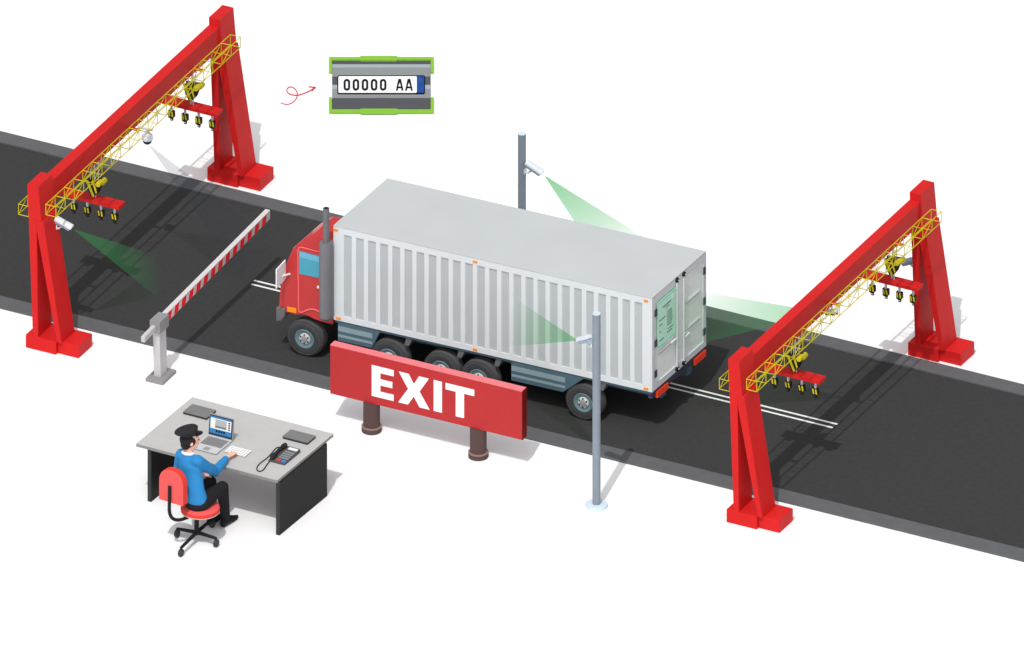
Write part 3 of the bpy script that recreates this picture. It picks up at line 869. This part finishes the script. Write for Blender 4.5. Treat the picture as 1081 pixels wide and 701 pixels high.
for i in range(nb-1):
    a, b = b0+i*4, b0+(i+1)*4
    m.face([a, a+2, b+2, b]); m.face([a, b, b+1, a+1]); m.face([a+2, a+3, b+3, b+2])
m.prism([pz(*p) for p in ((328,269.5),(287,265.5),(289,271),(312,272.5),(303,289),(308,292))], 0.64, 0.78, 'z')
o = m.build('arrow_marking', AR, None, PT, origin=PO + G(-80, 0))
tag(o, 'thin crimson looped arrow drawn on the white ground', 'arrow')

# ------------------------------------------------------------------ desk
DF = W(292.7, 510.2, 63.5); DF.z = 0
DEX = G(149, 38.8); DEY = G(59.3, -49.2)
kxd = DEX.normalized().x*CA + DEX.normalized().y*SA
DW = 149/kxd; DD = DEY.length
DT = frame(DF, DEX, DEY)      # x from -DW to 0, y from 0 to DD
DESKT = mat('desk_top_grey', (197, 196, 194), 1.12, 0.5, var=0.02)
DESKE = mat('desk_edge_grey', (134, 134, 132), 0.95, 0.5, var=0.02)
DESKL = mat('desk_black_panel', (36, 36, 36), 1.7, 0.5, var=0.05)
DESKF = mat('desk_panel_edge', (62, 64, 66), 1.2, 0.5)
t = thing('desk', 'grey topped office desk with black side panels', 'desk', DF)
TZ = 67.0
m = MB(); m.box(-DW, 0, 0, DD, 63.5, TZ-0.15); dk = m.build('desk_top', DESKE, t, DT)
m = MB(); m.box(-DW, 0, 0, DD, TZ-0.13, TZ); m.build('top_surface', DESKT, dk, DT)
for a, b, y1 in ((-DW+12.5, -DW+16.8, DD-14), (-2.8, 1.6-0.0, DD-16)):
    b = min(b, 1.5)
    m = MB(); m.box(a, b, 2.6, y1, 0, 63.4); pn = m.build('side_panel', DESKL, t, DT)
    m = MB(); m.box(a, b, 2.2, 2.58, 0, 63.4); m.build('panel_edge', DESKF, pn, DT)
m = MB(); m.box(-DW+16.9, -3.0, DD-24, DD-22, 22, 63.4); m.build('modesty_panel', DESKL, t, DT) if False else None

def D(px, py):      # local desk-top coordinates of a point seen at px, py on the top
    q = W(px, py, TZ); q.z = 0; r = q - DF
    ex = DEX.normalized(); ey = DEY.normalized()
    det = ex.x*ey.y - ex.y*ey.x
    return ((r.x*ey.y - r.y*ey.x)/det, (ex.x*r.y - ex.y*r.x)/det)
SLATE = mat('notebook_cover', (128, 128, 128), 1.1, 0.6, var=0.03)
SLATED = mat('notebook_side', (58, 58, 60), 0.9, 0.6)
def zoomd(x, y): return D(130 + x/3.504, 400 + y/3.504)
for lab, a, b, c_ in (('dark grey notebook on the desk behind the laptop', (222,130), (258,102), (342,127)),
                      ('dark grey notebook on the desk behind the telephone', (590,221), (622,196), (711,222))):
    A, B, C_ = zoomd(*a), zoomd(*b), zoomd(*c_)
    O_ = (A[0], A[1]); w = C_[0]-B[0]; d = B[1]-A[1]
    org = DT((O_[0], O_[1], TZ))
    tt = thing('notebook', lab, 'notebook', org, 'notebooks on the desk')
    m = MB(); m.box(O_[0], O_[0]+w, O_[1], O_[1]+d, TZ+0.02, TZ+2.4); m.build('page_block', SLATED, tt, DT)
    m = MB(); m.box(O_[0]-0.2, O_[0]+w+0.2, O_[1]-0.2, O_[1]+d+0.2, TZ+2.42, TZ+2.9); m.build('cover', SLATE, tt, DT)

# laptop
LSIL = mat('laptop_silver', (206, 206, 206), 1.1, 0.4, var=0.02)
LRIM = mat('laptop_rim', (150, 150, 152), 1.0, 0.4)
LKEY = mat('laptop_keys', (140, 140, 142), 1.1, 0.6)
LBEZ = mat('laptop_bezel', (46, 48, 52), 0.9, 0.3)
def screen_mat(name, rgb):
    m_ = mat(name, rgb, 1.0, 0.3, var=0.0)
    b = m_.node_tree.nodes['Principled BSDF']
    b.inputs['Emission Color'].default_value = (*[lin(c) for c in rgb], 1); b.inputs['Emission Strength'].default_value = 0.45
    b.inputs['Base Color'].default_value = (*[lin(c)*0.5 for c in rgb], 1)
    for l in list(b.inputs['Base Color'].links): m_.node_tree.links.remove(l)
    return m_
SBLUE = screen_mat('screen_blue', (60, 140, 204)); SWHITE = screen_mat('screen_white', (250, 250, 250)); SGREY = screen_mat('screen_grey', (192, 192, 192))
SMID = screen_mat('screen_mid_grey', (130, 134, 138)); SBLK = screen_mat('screen_black', (36, 38, 42))
hl, hr = zoomd(310, 210), zoomd(408, 232)       # hinge line
fl, fr = zoomd(262, 260), zoomd(338, 283)
x0 = hl[0]; x1 = hr[0]; yh = (hl[1]+hr[1])/2; yf = (fl[1]+fr[1])/2
x0s = fl[0]; x1s = fr[0]
xa, xb = (x0+x0s)/2 - 0.5, (x1+x1s)/2 + 0.5
org = DT(((xa+xb)/2, (yh+yf)/2, TZ))
lap = thing('laptop', 'open silver laptop with a blue and white screen on the desk', 'laptop', org)
m = MB(); m.box(xa, xb, yf, yh, TZ+0.02, TZ+1.3); bs = m.build('base', LRIM, lap, DT, bevel=0.2)
m = MB(); m.box(xa+0.2, xb-0.2, yf+0.2, yh-0.2, TZ+1.32, TZ+1.6); m.build('palm_rest', LSIL, bs, DT)
m = MB(); kw = (xb-xa)*0.86/12; kd = (yh-yf)*0.52/5; kx0 = xa + (xb-xa)*0.07; ky0 = yf + (yh-yf)*0.38
for i in range(12):
    for j in range(5): m.box(kx0+i*kw+0.12, kx0+(i+1)*kw-0.12, ky0+j*kd+0.2, ky0+(j+1)*kd-0.2, TZ+1.62, TZ+1.95)
m.build('keyboard', LKEY, bs, DT)
m = MB(); m.box((xa+xb)/2-3.4, (xa+xb)/2+3.4, yf+2.5, yf+2.5+(yh-yf)*0.2, TZ+1.62, TZ+1.72); m.build('touchpad', LRIM, bs, DT)
LH = 24.0; lean = 0.12
def LX(v):      # screen-local: x along, v[1] depth (towards the sitter negative), v[2] up the lid
    return DT((v[0], yh + v[1] + v[2]*lean, TZ + 1.4 + v[2]))
m = MB(); m.box(xa, xb, 0, 1.3, 0, LH); ld = m.build('lid', LRIM, lap, LX, bevel=0.25)
m = MB(); m.box(xa+0.5, xb-0.9, -0.12, -0.02, 1.0, LH-0.6); m.build('bezel', LBEZ, ld, LX)
sa, sb, sz_0, sz_1 = xa+1.4, xb-2.0, 3.0, LH-1.8
m = MB(); ww = sb-sa; hh = sz_1-sz_0
def scr(u0, u1, v0, v1, mi, d):
    m.cur = mi; m.box(sa+ww*u0, sa+ww*u1, -0.14-d, -0.13-d+0.0, sz_0+hh*v0, sz_0+hh*v1)
scr(0,1,0,1,0,0.0); scr(0.02,0.98,0.28,0.9,1,0.03); scr(0.24,0.76,0.36,0.86,2,0.06); scr(0.24,0.76,0.36,0.48,3,0.09)
for k in range(4): scr(0.84,0.93,0.36+k*0.13,0.44+k*0.13,4,0.06)
for k in range(4): scr(0.28+k*0.115,0.37+k*0.115,0.1,0.24,4,0.04)
m.build('display', [SBLUE, SWHITE, SGREY, SMID, SBLK], ld, LX)

# white keyboard
ka, kb, kc = zoomd(374, 272), zoomd(402, 250), zoomd(478, 270)
kw_, kd_ = kc[0]-kb[0], kb[1]-ka[1]
kk = thing('keyboard', 'small white keyboard under the hand of the seated person', 'keyboard', DT((ka[0], ka[1], TZ)))
KWH = mat('keyboard_white', (178, 178, 180), 1.1, 0.5); KCAP = mat('keycap_white', (250, 250, 250), 1.05, 0.5)
m = MB(); m.box(ka[0], ka[0]+kw_, ka[1], ka[1]+kd_, TZ+0.02, TZ+1.0); kbse = m.build('base', KWH, kk, DT, bevel=0.2)
m = MB(); nx, ny = 8, 4
for i in range(nx):
    for j in range(ny): m.box(ka[0]+kw_*(i+0.12)/nx, ka[0]+kw_*(i+0.88)/nx, ka[1]+kd_*(j+0.14)/ny, ka[1]+kd_*(j+0.86)/ny, TZ+1.02, TZ+1.5)
m.build('keys', KCAP, kbse, DT)

# telephone
PHB = mat('phone_charcoal', (84, 84, 88), 1.0, 0.45); PHD = mat('phone_black', (40, 40, 43), 0.95, 0.4)
PHK = mat('phone_key_grey', (150, 150, 152), 1.05, 0.5); PHS = mat('phone_screen', (232, 236, 236), 1.05, 0.3)
PHR = mat('phone_key_red', (220, 66, 62), 1.0, 0.5); PHBL = mat('phone_key_blue', (56, 134, 200), 1.0, 0.5)
pa_, pb_, pc_ = zoomd(535, 305), zoomd(580, 252), zoomd(645, 266)
pw_, pd_ = pc_[0]-pb_[0], (pb_[1]-pa_[1])
pw_ = max(pw_, 20)
tp = thing('telephone', 'dark grey desk telephone with handset and looped cord', 'telephone', DT((pa_[0], pa_[1], TZ)))
sl = 2.6
PHX = lambda v: DT((pa_[0]+v[0], pa_[1]+v[1], TZ + v[2]))
m = MB(); m.hexa([(0,0,0.02),(pw_,0,0.02),(pw_,pd_,0.02),(0,pd_,0.02),(0.4,0.5,1.7),(pw_-0.4,0.5,1.7),(pw_-0.4,pd_-0.5,1.7+sl),(0.4,pd_-0.5,1.7+sl)])
pbod = m.build('body', PHB, tp, PHX, bevel=0.5)
ztop = lambda y: 1.74 + sl*(y-0.5)/(pd_-1)
def key(m, xa_, xb_, ya_, yb_, h=0.35):
    m.hexa([(xa_,ya_,ztop(ya_)),(xb_,ya_,ztop(ya_)),(xb_,yb_,ztop(yb_)),(xa_,yb_,ztop(yb_)),(xa_,ya_,ztop(ya_)+h),(xb_,ya_,ztop(ya_)+h),(xb_,yb_,ztop(yb_)+h),(xa_,yb_,ztop(yb_)+h)])
m = MB(); fx = pw_*0.38
for i in range(4):
    for j in range(4):
        xx = fx + i*(pw_*0.58)/4; y_ = pd_*(0.26 + 0.12*j); key(m, xx+0.3, xx+(pw_*0.58)/4-0.4, y_, y_+pd_*0.075)
m.build('keypad', PHK, pbod, PHX)
m = MB(); key(m, fx+0.5, pw_-1.2, pd_*0.8, pd_*0.93, 0.2); m.build('screen', PHS, pbod, PHX)
m = MB(); key(m, fx+0.2, fx+pw_*0.24, pd_*0.08, pd_*0.19); m.build('red_button', PHR, pbod, PHX)
m = MB(); key(m, fx+pw_*0.3, fx+pw_*0.54, pd_*0.08, pd_*0.19); m.build('blue_button', PHBL, pbod, PHX)
m = MB(); m.smooth = True; hx = pw_*0.17
hp = [(hx, pd_*q, ztop(pd_*q) + hz) for q, hz in ((0.02,0.9),(0.08,1.8),(0.2,2.4),(0.35,3.1),(0.5,3.4),(0.65,3.1),(0.8,2.4),(0.92,1.8),(0.98,0.9))]
m.tube(hp, [1.2,2.6,2.8,1.8,1.7,1.8,2.8,2.6,1.2], 12); m.build('handset', PHD, tp, PHX, smooth_angle=60)
m = MB(); m.smooth = True
cp = [(585,255),(570,256),(558,266),(545,282),(528,298),(508,313),(496,327),(495,338),(503,344),(515,341),(525,330),(533,318),(541,309)]
pts = []
for p in catmull(cp, 4):
    q = zoomd(*p); pts.append(DT((q[0], q[1], TZ+0.75)))
m.tube(pts, 0.6, 8); m.build('cord', PHD, tp)

# ------------------------------------------------------------------ swivel chair
CO = W(207.6, 572.0)
CHR = mat('chair_red_fabric', (240, 96, 94), 1.12, 0.8, var=0.03); CHD = mat('chair_deep_red', (218, 64, 50), 0.95, 0.8, var=0.03)
CHB = mat('chair_black_metal', (36, 36, 36), 1.0, 0.5); CHC = mat('caster_dark_grey', (62, 62, 64), 1.0, 0.5); CHG = mat('seat_shell_grey', (190, 190, 190), 1.0, 0.6)
ch = thing('swivel_chair', 'red swivel chair on four casters at the desk', 'office chair', CO)
X = shift(CO)
m = MB(); m.tube([(0,0,9.0),(0,0,38)], 2.6, 14); m.build('column', CHB, ch, X, smooth_angle=40)
for dx, dy in ((24,0),(-24,0),(0,37),(0,-37)):
    m = MB(); m.tube([(0,0,11.5),(dx*0.97,dy*0.97,10.0)], [2.3, 1.6], 10); lg = m.build('leg', CHB, ch, X)
    m = MB(); m.smooth = True
    m.lathe([(2.4,-2.2),(4.0,-1.8),(4.3,0),(4.0,1.8),(2.4,2.2)], (dx*0.97, dy*0.97, 4.3), 18, 'x'); m.build('caster', CHC, lg, X, smooth_angle=50)
    m = MB(); m.tube([(dx*0.97,dy*0.97,8.0),(dx*0.97,dy*0.97,10.6)], 1.1, 8); m.build('caster_stem', CHB, lg, X)
SX, SY = 3.5, 1.5
def SXF(v): return CO + Vector((SX + v[0]*1.0, SY + v[1], v[2]))
m = MB(); m.smooth = True
m.lathe([(4, 36.2), (18, 36.4), (20.6, 37.6), (20.8, 38.6)], (0,0,0), 36); m.build('seat_shell', CHG, ch, SXF, smooth_angle=40)
m = MB(); m.smooth = True
m.lathe([(20.6, 38.65), (20.9, 40.5), (20.4, 42.4)], (0,0,0), 36); st_ = m.build('seat', CHD, ch, SXF, smooth_angle=50)
m = MB(); m.smooth = True
m.lathe([(20.3, 42.42), (18.5, 43.4), (12, 44.2), (0.4, 44.4)], (0,0,0), 36); m.build('seat_top', CHR, st_, SXF, smooth_angle=60)
# backrest, rounded at the top, turned slightly
BA = R(-6)
BC = Vector((-15.5, -29, 0))
def BX(v): return CO + BC + Vector((v[0]*math.cos(BA) - v[1]*math.sin(BA), v[0]*math.sin(BA) + v[1]*math.cos(BA), v[2]))
out = [(-15.2, 57), (15.2, 57)] + [(15.2*math.cos(R(d))**0.8 if math.cos(R(d)) > 0 else -15.2*abs(math.cos(R(d)))**0.8, 80 + 15.5*math.sin(R(d))) for d in range(0, 181, 12)]
m = MB(); m.prism(out, 0.9, 8.5); bk = m.build('backrest', CHD, ch, BX, bevel=0.5)
m = MB(); m.prism([(x*0.99, z) for x, z in out], 0.0, 0.88); m.build('back_panel', CHR, bk, BX, bevel=0.2)
m = MB(); m.smooth = True
A0 = BX((-1, -1.0, 77)); A1 = BX((-1, -1.4, 58)); A2 = BX((-1, -1.2, 46)); A3 = BX((1, 2, 37.5)); A4 = BX((6, 10, 34)); A5 = CO + Vector((0, -2, 34.5))
pp = [A0, A1, A2, A3, A4, A5]
def cat3(P, k=5):
    o = []
    for i in range(len(P)-1):
        p0, p1, p2, p3 = P[max(i-1,0)], P[i], P[i+1], P[min(i+2, len(P)-1)]
        for j in range(k):
            t_ = j/k
            o.append(0.5*((2*p1) + (p2-p0)*t_ + (2*p0-5*p1+4*p2-p3)*t_**2 + (3*p1-p0-3*p2+p3)*t_**3))
    return o + [P[-1]]
m.tube(cat3(pp), 1.9, 10); m.build('back_support', CHB, ch, smooth_angle=60)

# ------------------------------------------------------------------ seated person
SKIN = mat('skin', (246, 190, 172), 1.0, 0.6, var=0.02, spec=0.2); SWT = mat('blue_sweater', (52, 138, 200), 1.08, 0.85, var=0.04, scale=6)
TRO = mat('black_trousers', (36, 36, 38), 0.95, 0.85, var=0.05); SHOE = mat('black_shoes', (30, 30, 32), 0.95, 0.5)
HAIR = mat('black_hair', (38, 37, 38), 0.95, 0.7); CAPM = mat('black_cap', (44, 44, 46), 0.95, 0.7); COLR = mat('white_collar', (245, 245, 245), 1.0, 0.7)
CAPP = mat('cap_peak', (30, 30, 32), 0.95, 0.35); EYE = mat('dark_eye', (40, 30, 26), 1.0, 0.3); LIP = mat('lip', (206, 120, 110), 1.0, 0.6)

def limb(m, pts, radii, n=18):
    """tapered round limb through the joints, rounded at both ends"""
    P = [V(p) for p in pts]; out = []; rs = []
    for i in range(len(P)-1):
        for k in range(6):
            t_ = k/6; out.append(P[i].lerp(P[i+1], t_)); rs.append(radii[i] + (radii[i+1]-radii[i])*t_)
    out.append(P[-1]); rs.append(radii[-1])
    m.tube(out, rs, n)
    for p, r_ in zip(P, radii): m.ball(p, r_*1.01, n=18, m=12)
def stack(m, secs, n=28):
    """closed stack of level oval sections: (centre, half width, half depth)"""
    b0 = len(m.v)
    for c, rx, ry in secs:
        for j in range(n):
            a = 2*math.pi*j/n
            m.v.append(V(c) + TR*(rx*math.cos(a)) + TF*(ry*math.sin(a)))
    k = len(secs)
    for i in range(k-1):
        for j in range(n): m.face([b0+i*n+j, b0+i*n+(j+1) % n, b0+(i+1)*n+(j+1) % n, b0+(i+1)*n+j])
    m.face([b0+j for j in range(n)][::-1]); m.face([b0+(k-1)*n+j for j in range(n)])

def remeshed(mb_, vox):
    """fuse everything in the builder into one continuous surface"""
    me = bpy.data.meshes.new('tmp'); me.from_pydata([tuple(v) for v in mb_.v], [], mb_.f)
    bm = bmesh.new(); bm.from_mesh(me); bmesh.ops.recalc_face_normals(bm, faces=bm.faces); bm.to_mesh(me); bm.free()
    o = bpy.data.objects.new('tmp', me); COL.objects.link(o)
    md = o.modifiers.new('r', 'REMESH'); md.mode = 'VOXEL'; md.voxel_size = vox; md.use_smooth_shade = True
    s2 = o.modifiers.new('c', 'SMOOTH'); s2.factor = 0.5; s2.iterations = 2
    dg = bpy.context.evaluated_depsgraph_get(); em = bpy.data.meshes.new_from_object(o.evaluated_get(dg))
    n = MB(); n.smooth = True; n.add([v.co.copy() for v in em.vertices], [list(p.vertices) for p in em.polygons])
    bpy.data.objects.remove(o); bpy.data.meshes.remove(me); bpy.data.meshes.remove(em)
    return n

person = thing('person', 'seated person in blue sweater, black cap and black trousers typing at the desk', 'person', CO)
V = Vector
PEL = V((1.5, -4, 53)); SP1 = V((-1.5, -4.5, 67)); CHS = V((-6.5, -1, 88)); NKB = V((-10, 0.0, 103.5)); NKT = V((-9.6, 1.5, 109.5))
HC = V((-9.2, 2.2, 119.0))
RS = V((2.6, -3.0, 99.5)); RE = V((4.0, 34.0, 69.0)); RWR = V((4.2, 62, 73.0)); RP = V((4.6, 69.5, 72.2))
LS = V((-19.0, 2.0, 99)); LE = V((-26.0, 7, 74)); LW = V((-10.0, 30, 63.5)); LP = V((-6.5, 34.5, 63.0))
RH = V((8.0, -3.0, 50.5)); RK = V((13.0, 34, 52.5)); RA = V((10.5, 47, 8.5)); RT = V((12.5, 62, 4.0))
LHp = V((-6.0, -3.0, 50.5)); LK = V((-2.5, 36, 54)); LA = V((-3.5, 43, 8.5)); LT = V((-2.5, 58, 4.0))
TA = R(-14)
TF = V((-math.sin(TA), math.cos(TA), 0)); TR = V((TF.y, -TF.x, 0))
m = MB()
stack(m, [(PEL + V((0,0,-6)), 9, 7.5), (PEL, 11, 8.5), (SP1, 9.6, 7.4), (CHS, 11.5, 8), (CHS + (NKB-CHS)*0.6, 9, 6), (NKB, 4.6, 4.4)])
limb(m, [NKB - V((0,0,3)), NKT, HC - V((0,0,4))], [4.6, 4.1, 4.2])
limb(m, [RS, RE, RWR, RP], [4.2, 3.3, 2.2, 2.2]); limb(m, [LS, LE, LW, LP], [4.2, 3.3, 2.2, 2.2])
limb(m, [RH, RK, RA + V((0,0,-2)), RT + V((0,-4,-2))], [6.5, 4.8, 2.2, 1.5]); limb(m, [LHp, LK, LA + V((0,0,-2)), LT + V((0,-4,-2))], [6.5, 4.8, 2.2, 1.5])
# fingers: short bent chains from inside each palm; tips rest on what the hand touches
def hand(m, wr, pl, tipz, side):
    f = (pl - wr); f.z = 0; f.normalize(); r = V((f.y, -f.x, 0))
    m.ball(pl + f*0.5, 3.0, 3.4, 1.7)
    for k, (o, ln) in enumerate(((-2.5, 6.6), (-0.85, 7.4), (0.85, 7.0), (2.4, 5.6))):
        b0 = pl + f*1.5 + r*o*side; q1 = pl + f*(3.2 + ln*0.38) + r*o*1.12*side + V((0,0,0.5)); q2 = pl + f*(3.0 + ln*0.72) + r*o*1.15*side; q2.z = tipz + 1.5
        q3 = pl + f*(2.7 + ln) + r*o*1.15*side; q3.z = tipz + 0.85
        m.tube([b0, q1, q2, q3], [1.05, 0.98, 0.9, 0.7], 10)
    th = [pl - f*1.5 - r*1.8*side, pl + f*1.4 - r*4.4*side, pl + f*4.2 - r*5.0*side]; th[2].z = tipz + 1.0; th[1].z = (th[0].z + th[2].z)/2 + 0.3
    m.tube(th, [1.2, 1.1, 0.8], 10)
hand(m, RWR, RP, TZ+1.5, 1)
hand(m, LW, LP, 59.5, -1)
# head: skull, jaw, nose, ears, facing the desk and turned to the right
FA = R(-44)          # heading of the face, from +y towards +x
FD = V((-math.sin(FA), math.cos(FA), 0)); RD = V((FD.y, -FD.x, 0))
def HX(v): return HC + RD*v[0] + FD*v[1] + V((0,0,1))*v[2]
hm_ = MB()
hm_.ball((0,-0.6,2.2), 8.3, 9.6, 9.6, 24, 16)
hm_.ball((0,2.4,-5.0), 6.0, 6.6, 6.4, 20, 12)
hm_.ball((0,6.0,-8.0), 3.2, 2.8, 2.6, 14, 10)
hm_.tube([(0,8.4,1.8),(0,9.8,-0.6),(0,10.6,-2.3),(0,8.6,-3.0)], [0.7,1.2,1.7,1.2], 10)
for s in (-1, 1):
    hm_.ball((8.2*s,-0.8,-0.6), 1.1, 2.0, 3.0, 12, 8); hm_.ball((3.2*s,7.9,2.9), 2.4, 1.2, 0.9, 10, 8)
hm_.ball((0,8.4,-5.4), 2.6, 1.2, 0.9, 12, 8)
hm_.xform(HX); m.add(hm_.v, hm_.f)
body = remeshed(m, 0.55); body.build('body', SKIN, person, X)
for s in (-1, 1):
    e_ = MB(); e_.smooth = True; e_.ball((3.2*s, 8.35, 0.9), 1.25, 0.9, 0.8, 12, 8); e_.build('eye', EYE, person, lambda v: CO + HX(v))
e_ = MB(); e_.smooth = True; e_.ball((0, 9.35, -5.5), 2.1, 0.5, 0.5, 12, 8); e_.build('mouth', LIP, person, lambda v: CO + HX(v))
# hair round the back and sides
hr_ = MB()
hr_.ball((0,-1.6,1.6), 9.1, 9.6, 9.4, 24, 16); hr_.ball((0,-5.0,-4.6), 6.6, 5.2, 5.6, 20, 12)
for s in (-1, 1): hr_.ball((7.6*s, 1.6, 1.0), 1.5, 1.6, 4.0, 12, 8)
hair = remeshed(hr_, 0.6)
for i, v in enumerate(hair.v):
    if v.y > 3.0 and v.z < 5.0 and abs(v.x) < 6.8: hair.v[i] = V((v.x, 3.0 - (v.y-3.0)*0.2, v.z))
hair.build('hair', HAIR, person, lambda v: CO + HX(v))
# sweater
sm_ = MB()
stack(sm_, [(PEL + V((0,0.5,-4.5)), 11.6, 9.6), (PEL + V((0,0.5,1)), 13.2, 10.8), (SP1, 12.6, 10.2), (CHS + V((0,0,-4)), 13.4, 10.4), (CHS + V((-0.5,0,5)), 13.0, 9.6), (CHS + (NKB-CHS)*0.72 + V((0,0,0)), 10.6, 7.6), (NKB, 6.0, 5.6), (NKB + V((0,0,1.5)), 5.0, 4.8)])
limb(sm_, [CHS + V((0,0,7)), RS, (RS+RE)/2 + V((1.4,0,-1.2)), RE, (RE+RWR)/2, RWR + (RE-RWR)*0.14], [7.0, 6.5, 6.0, 5.4, 4.6, 3.6])
limb(sm_, [CHS + V((0,0,7)), LS, LE, LW + (LE-LW)*0.14], [7.0, 6.5, 5.4, 3.6])
sw = remeshed(sm_, 0.8); sw.build('sweater', SWT, person, X)
cm_ = MB(); cm_.smooth = True
cm_.tube([NKB + V((5.6*math.cos(a), 5.2*math.sin(a), 1.2 - 0.9*math.sin(a))) for a in [2*math.pi*k/24 for k in range(24)]], 1.7, 10, closed=True)
cm_.build('collar', COLR, person, X)
# trousers and shoes
tm_ = MB()
stack(tm_, [(PEL + V((0,0,-9)), 11.5, 9.5), (PEL + V((0,0,-4)), 12.6, 10.2), (PEL + V((0,0,2)), 11.8, 9.4)])
limb(tm_, [RH, (RH+RK)/2 + V((0,0,0.6)), RK, RK + (RA-RK)*0.5 + V((0,-0.8,0)), RA + V((0,-0.5,-0.5))], [8.6, 7.6, 6.7, 5.8, 4.9])
limb(tm_, [LHp, (LHp+LK)/2 + V((0,0,0.6)), LK, LK + (LA-LK)*0.5 + V((0,-0.8,0)), LA + V((0,-0.5,-0.5))], [8.6, 7.6, 6.7, 5.8, 4.9])
tr_ = remeshed(tm_, 0.8)
for i, v in enumerate(tr_.v):       # sit flat on the seat, not through it
    rr = (v - V((SX, SY, 0))); rr.z = 0
    if rr.length < 22 and v.z < 44.5: v.z = 44.5 + (v.z-44.5)*0.03
tr_.build('trousers', TRO, person, X)
for A_, T_ in ((RA, RT), (LA, LT)):
    f = (T_ - A_); f.z = 0; f.normalize(); r = V((f.y, -f.x, 0))
    sh = MB()
    for q, w_, h_ in ((-4.2, 3.8, 5.4), (0, 4.2, 6.4), (5, 4.2, 4.8), (10, 4.4, 3.4), (14.5, 4.0, 2.4), (17.5, 2.6, 1.8)):
        sh.ball(A_ + f*q + V((0,0,h_*0.98 - A_.z)), w_ if abs(r.x) > .5 else w_*1.3, 5.0, h_, 14, 10)
    so = remeshed(sh, 0.6)
    for v in so.v: v.z = max(v.z, 0.15)
    so.build('shoe', SHOE, person, X)
# peaked cap, tipped back to front
TL = R(-22)
def CX(v):
    y = v[1]*math.cos(TL) + v[2]*math.sin(TL); z = -v[1]*math.sin(TL)*0.6 + v[2]*math.cos(TL)
    RL = R(-13); x2 = v[0]*math.cos(RL) - z*math.sin(RL); z2 = v[0]*math.sin(RL)*-1 + z*math.cos(RL)
    return CO + HX((x2*1.0 - 0.6, y - 0.8, z2 + 7.0))
c_ = MB(); c_.smooth = True
n = 32; profc = [(8.9, 9.9, -1.6, 0), (9.3, 10.3, 1.4, 0), (12.0, 12.8, 5.2, -0.8), (12.9, 13.6, 7.6, -1.0), (11.8, 12.4, 9.4, -1.0), (7, 7.2, 10.6, -0.6), (0.4, 0.4, 10.9, -0.5)]
for rx_, ry_, z_, yo_ in profc:
    for j in range(n):
        a = 2*math.pi*j/n; c_.v.append(V((rx_*math.cos(a), yo_ + ry_*math.sin(a), z_ + 0.9*math.sin(a)*(z_ > 3))))
for i in range(len(profc)-1):
    for j in range(n): c_.face([i*n+j, i*n+(j+1) % n, (i+1)*n+(j+1) % n, (i+1)*n+j])
c_.face(list(range(n))[::-1]); c_.face([(len(profc)-1)*n+j for j in range(n)])
cap = c_.build('cap', CAPM, person, CX, smooth_angle=50)
pk = MB(); pk.smooth = True
rows = []
for s_, dz_ in ((0, 0.6), (0.5, -0.3), (1.0, -1.8)):
    for j in range(13):
        a = R(25 + 130*j/12)
        rr = 9.6 + s_*5.2*math.sin(math.pi*j/12)**0.6
        pk.v.append(V((rr*math.cos(a)*0.95, rr*math.sin(a)*1.02, -0.8 + dz_)))
for j in range(39): pk.v.append(pk.v[j] + V((0,0,-0.6)))
for i in range(2):
    for j in range(12):
        a = i*13+j; pk.face([a, a+1, a+14, a+13]); pk.face([a+39, a+52, a+53, a+40])
for j in range(12): pk.face([26+j, 27+j, 66+j, 65+j])
pk.build('peak', CAPP, cap, CX)

# ------------------------------------------------------------------ light, sky, camera
SUN_EL = R(61); SUN_DIR = Vector((-0.20, 1.0, 0)).normalized()    # the way the light travels on the ground
d = Vector((SUN_DIR.x*math.cos(SUN_EL), SUN_DIR.y*math.cos(SUN_EL), -math.sin(SUN_EL)))
sl_ = bpy.data.lights.new('sun', 'SUN'); sl_.energy = 2.0; sl_.angle = R(0.6); sl_.color = (1.0, 0.985, 0.96)
so_ = bpy.data.objects.new('sun', sl_); COL.objects.link(so_)
so_.rotation_euler = d.to_track_quat('-Z', 'Y').to_euler(); so_.location = (0, -20, 40)
wd = bpy.data.worlds.new('World'); SC.world = wd; wd.use_nodes = True
nt = wd.node_tree; bg = nt.nodes['Background']
sky = nt.nodes.new('ShaderNodeTexSky'); sky.sky_type = 'NISHITA'; sky.sun_disc = False
sky.sun_elevation = SUN_EL
sd = -d
sky.sun_rotation = math.atan2(sd.x, sd.y)
sky.dust_density = 3.0; sky.air_density = 1.0; sky.ozone_density = 1.0
hs = nt.nodes.new('ShaderNodeHueSaturation'); hs.inputs['Saturation'].default_value = 0.18
nt.links.new(sky.outputs[0], hs.inputs['Color']); nt.links.new(hs.outputs[0], bg.inputs['Color'])
bg.inputs['Strength'].default_value = 0.15

cam = bpy.data.cameras.new('camera'); cam.type = 'ORTHO'; cam.ortho_scale = 1081 * S
cam.clip_start = 0.5; cam.clip_end = 2000
co = bpy.data.objects.new('camera', cam); COL.objects.link(co)
co.rotation_euler = (math.pi/2 - EL, 0, AZ)
look = Vector((-SA*CE, CA*CE, -SE))
co.location = -look * 120
SC.camera = co
SC.view_settings.view_transform = 'Standard'; SC.view_settings.look = 'None'
SC.view_settings.gamma = 1; SC.view_settings.use_curve_mapping = False
SC.view_settings.exposure = -0.11
SC.cycles.use_denoising = True
SC.cycles.max_bounces = 8; SC.cycles.transparent_max_bounces = 16
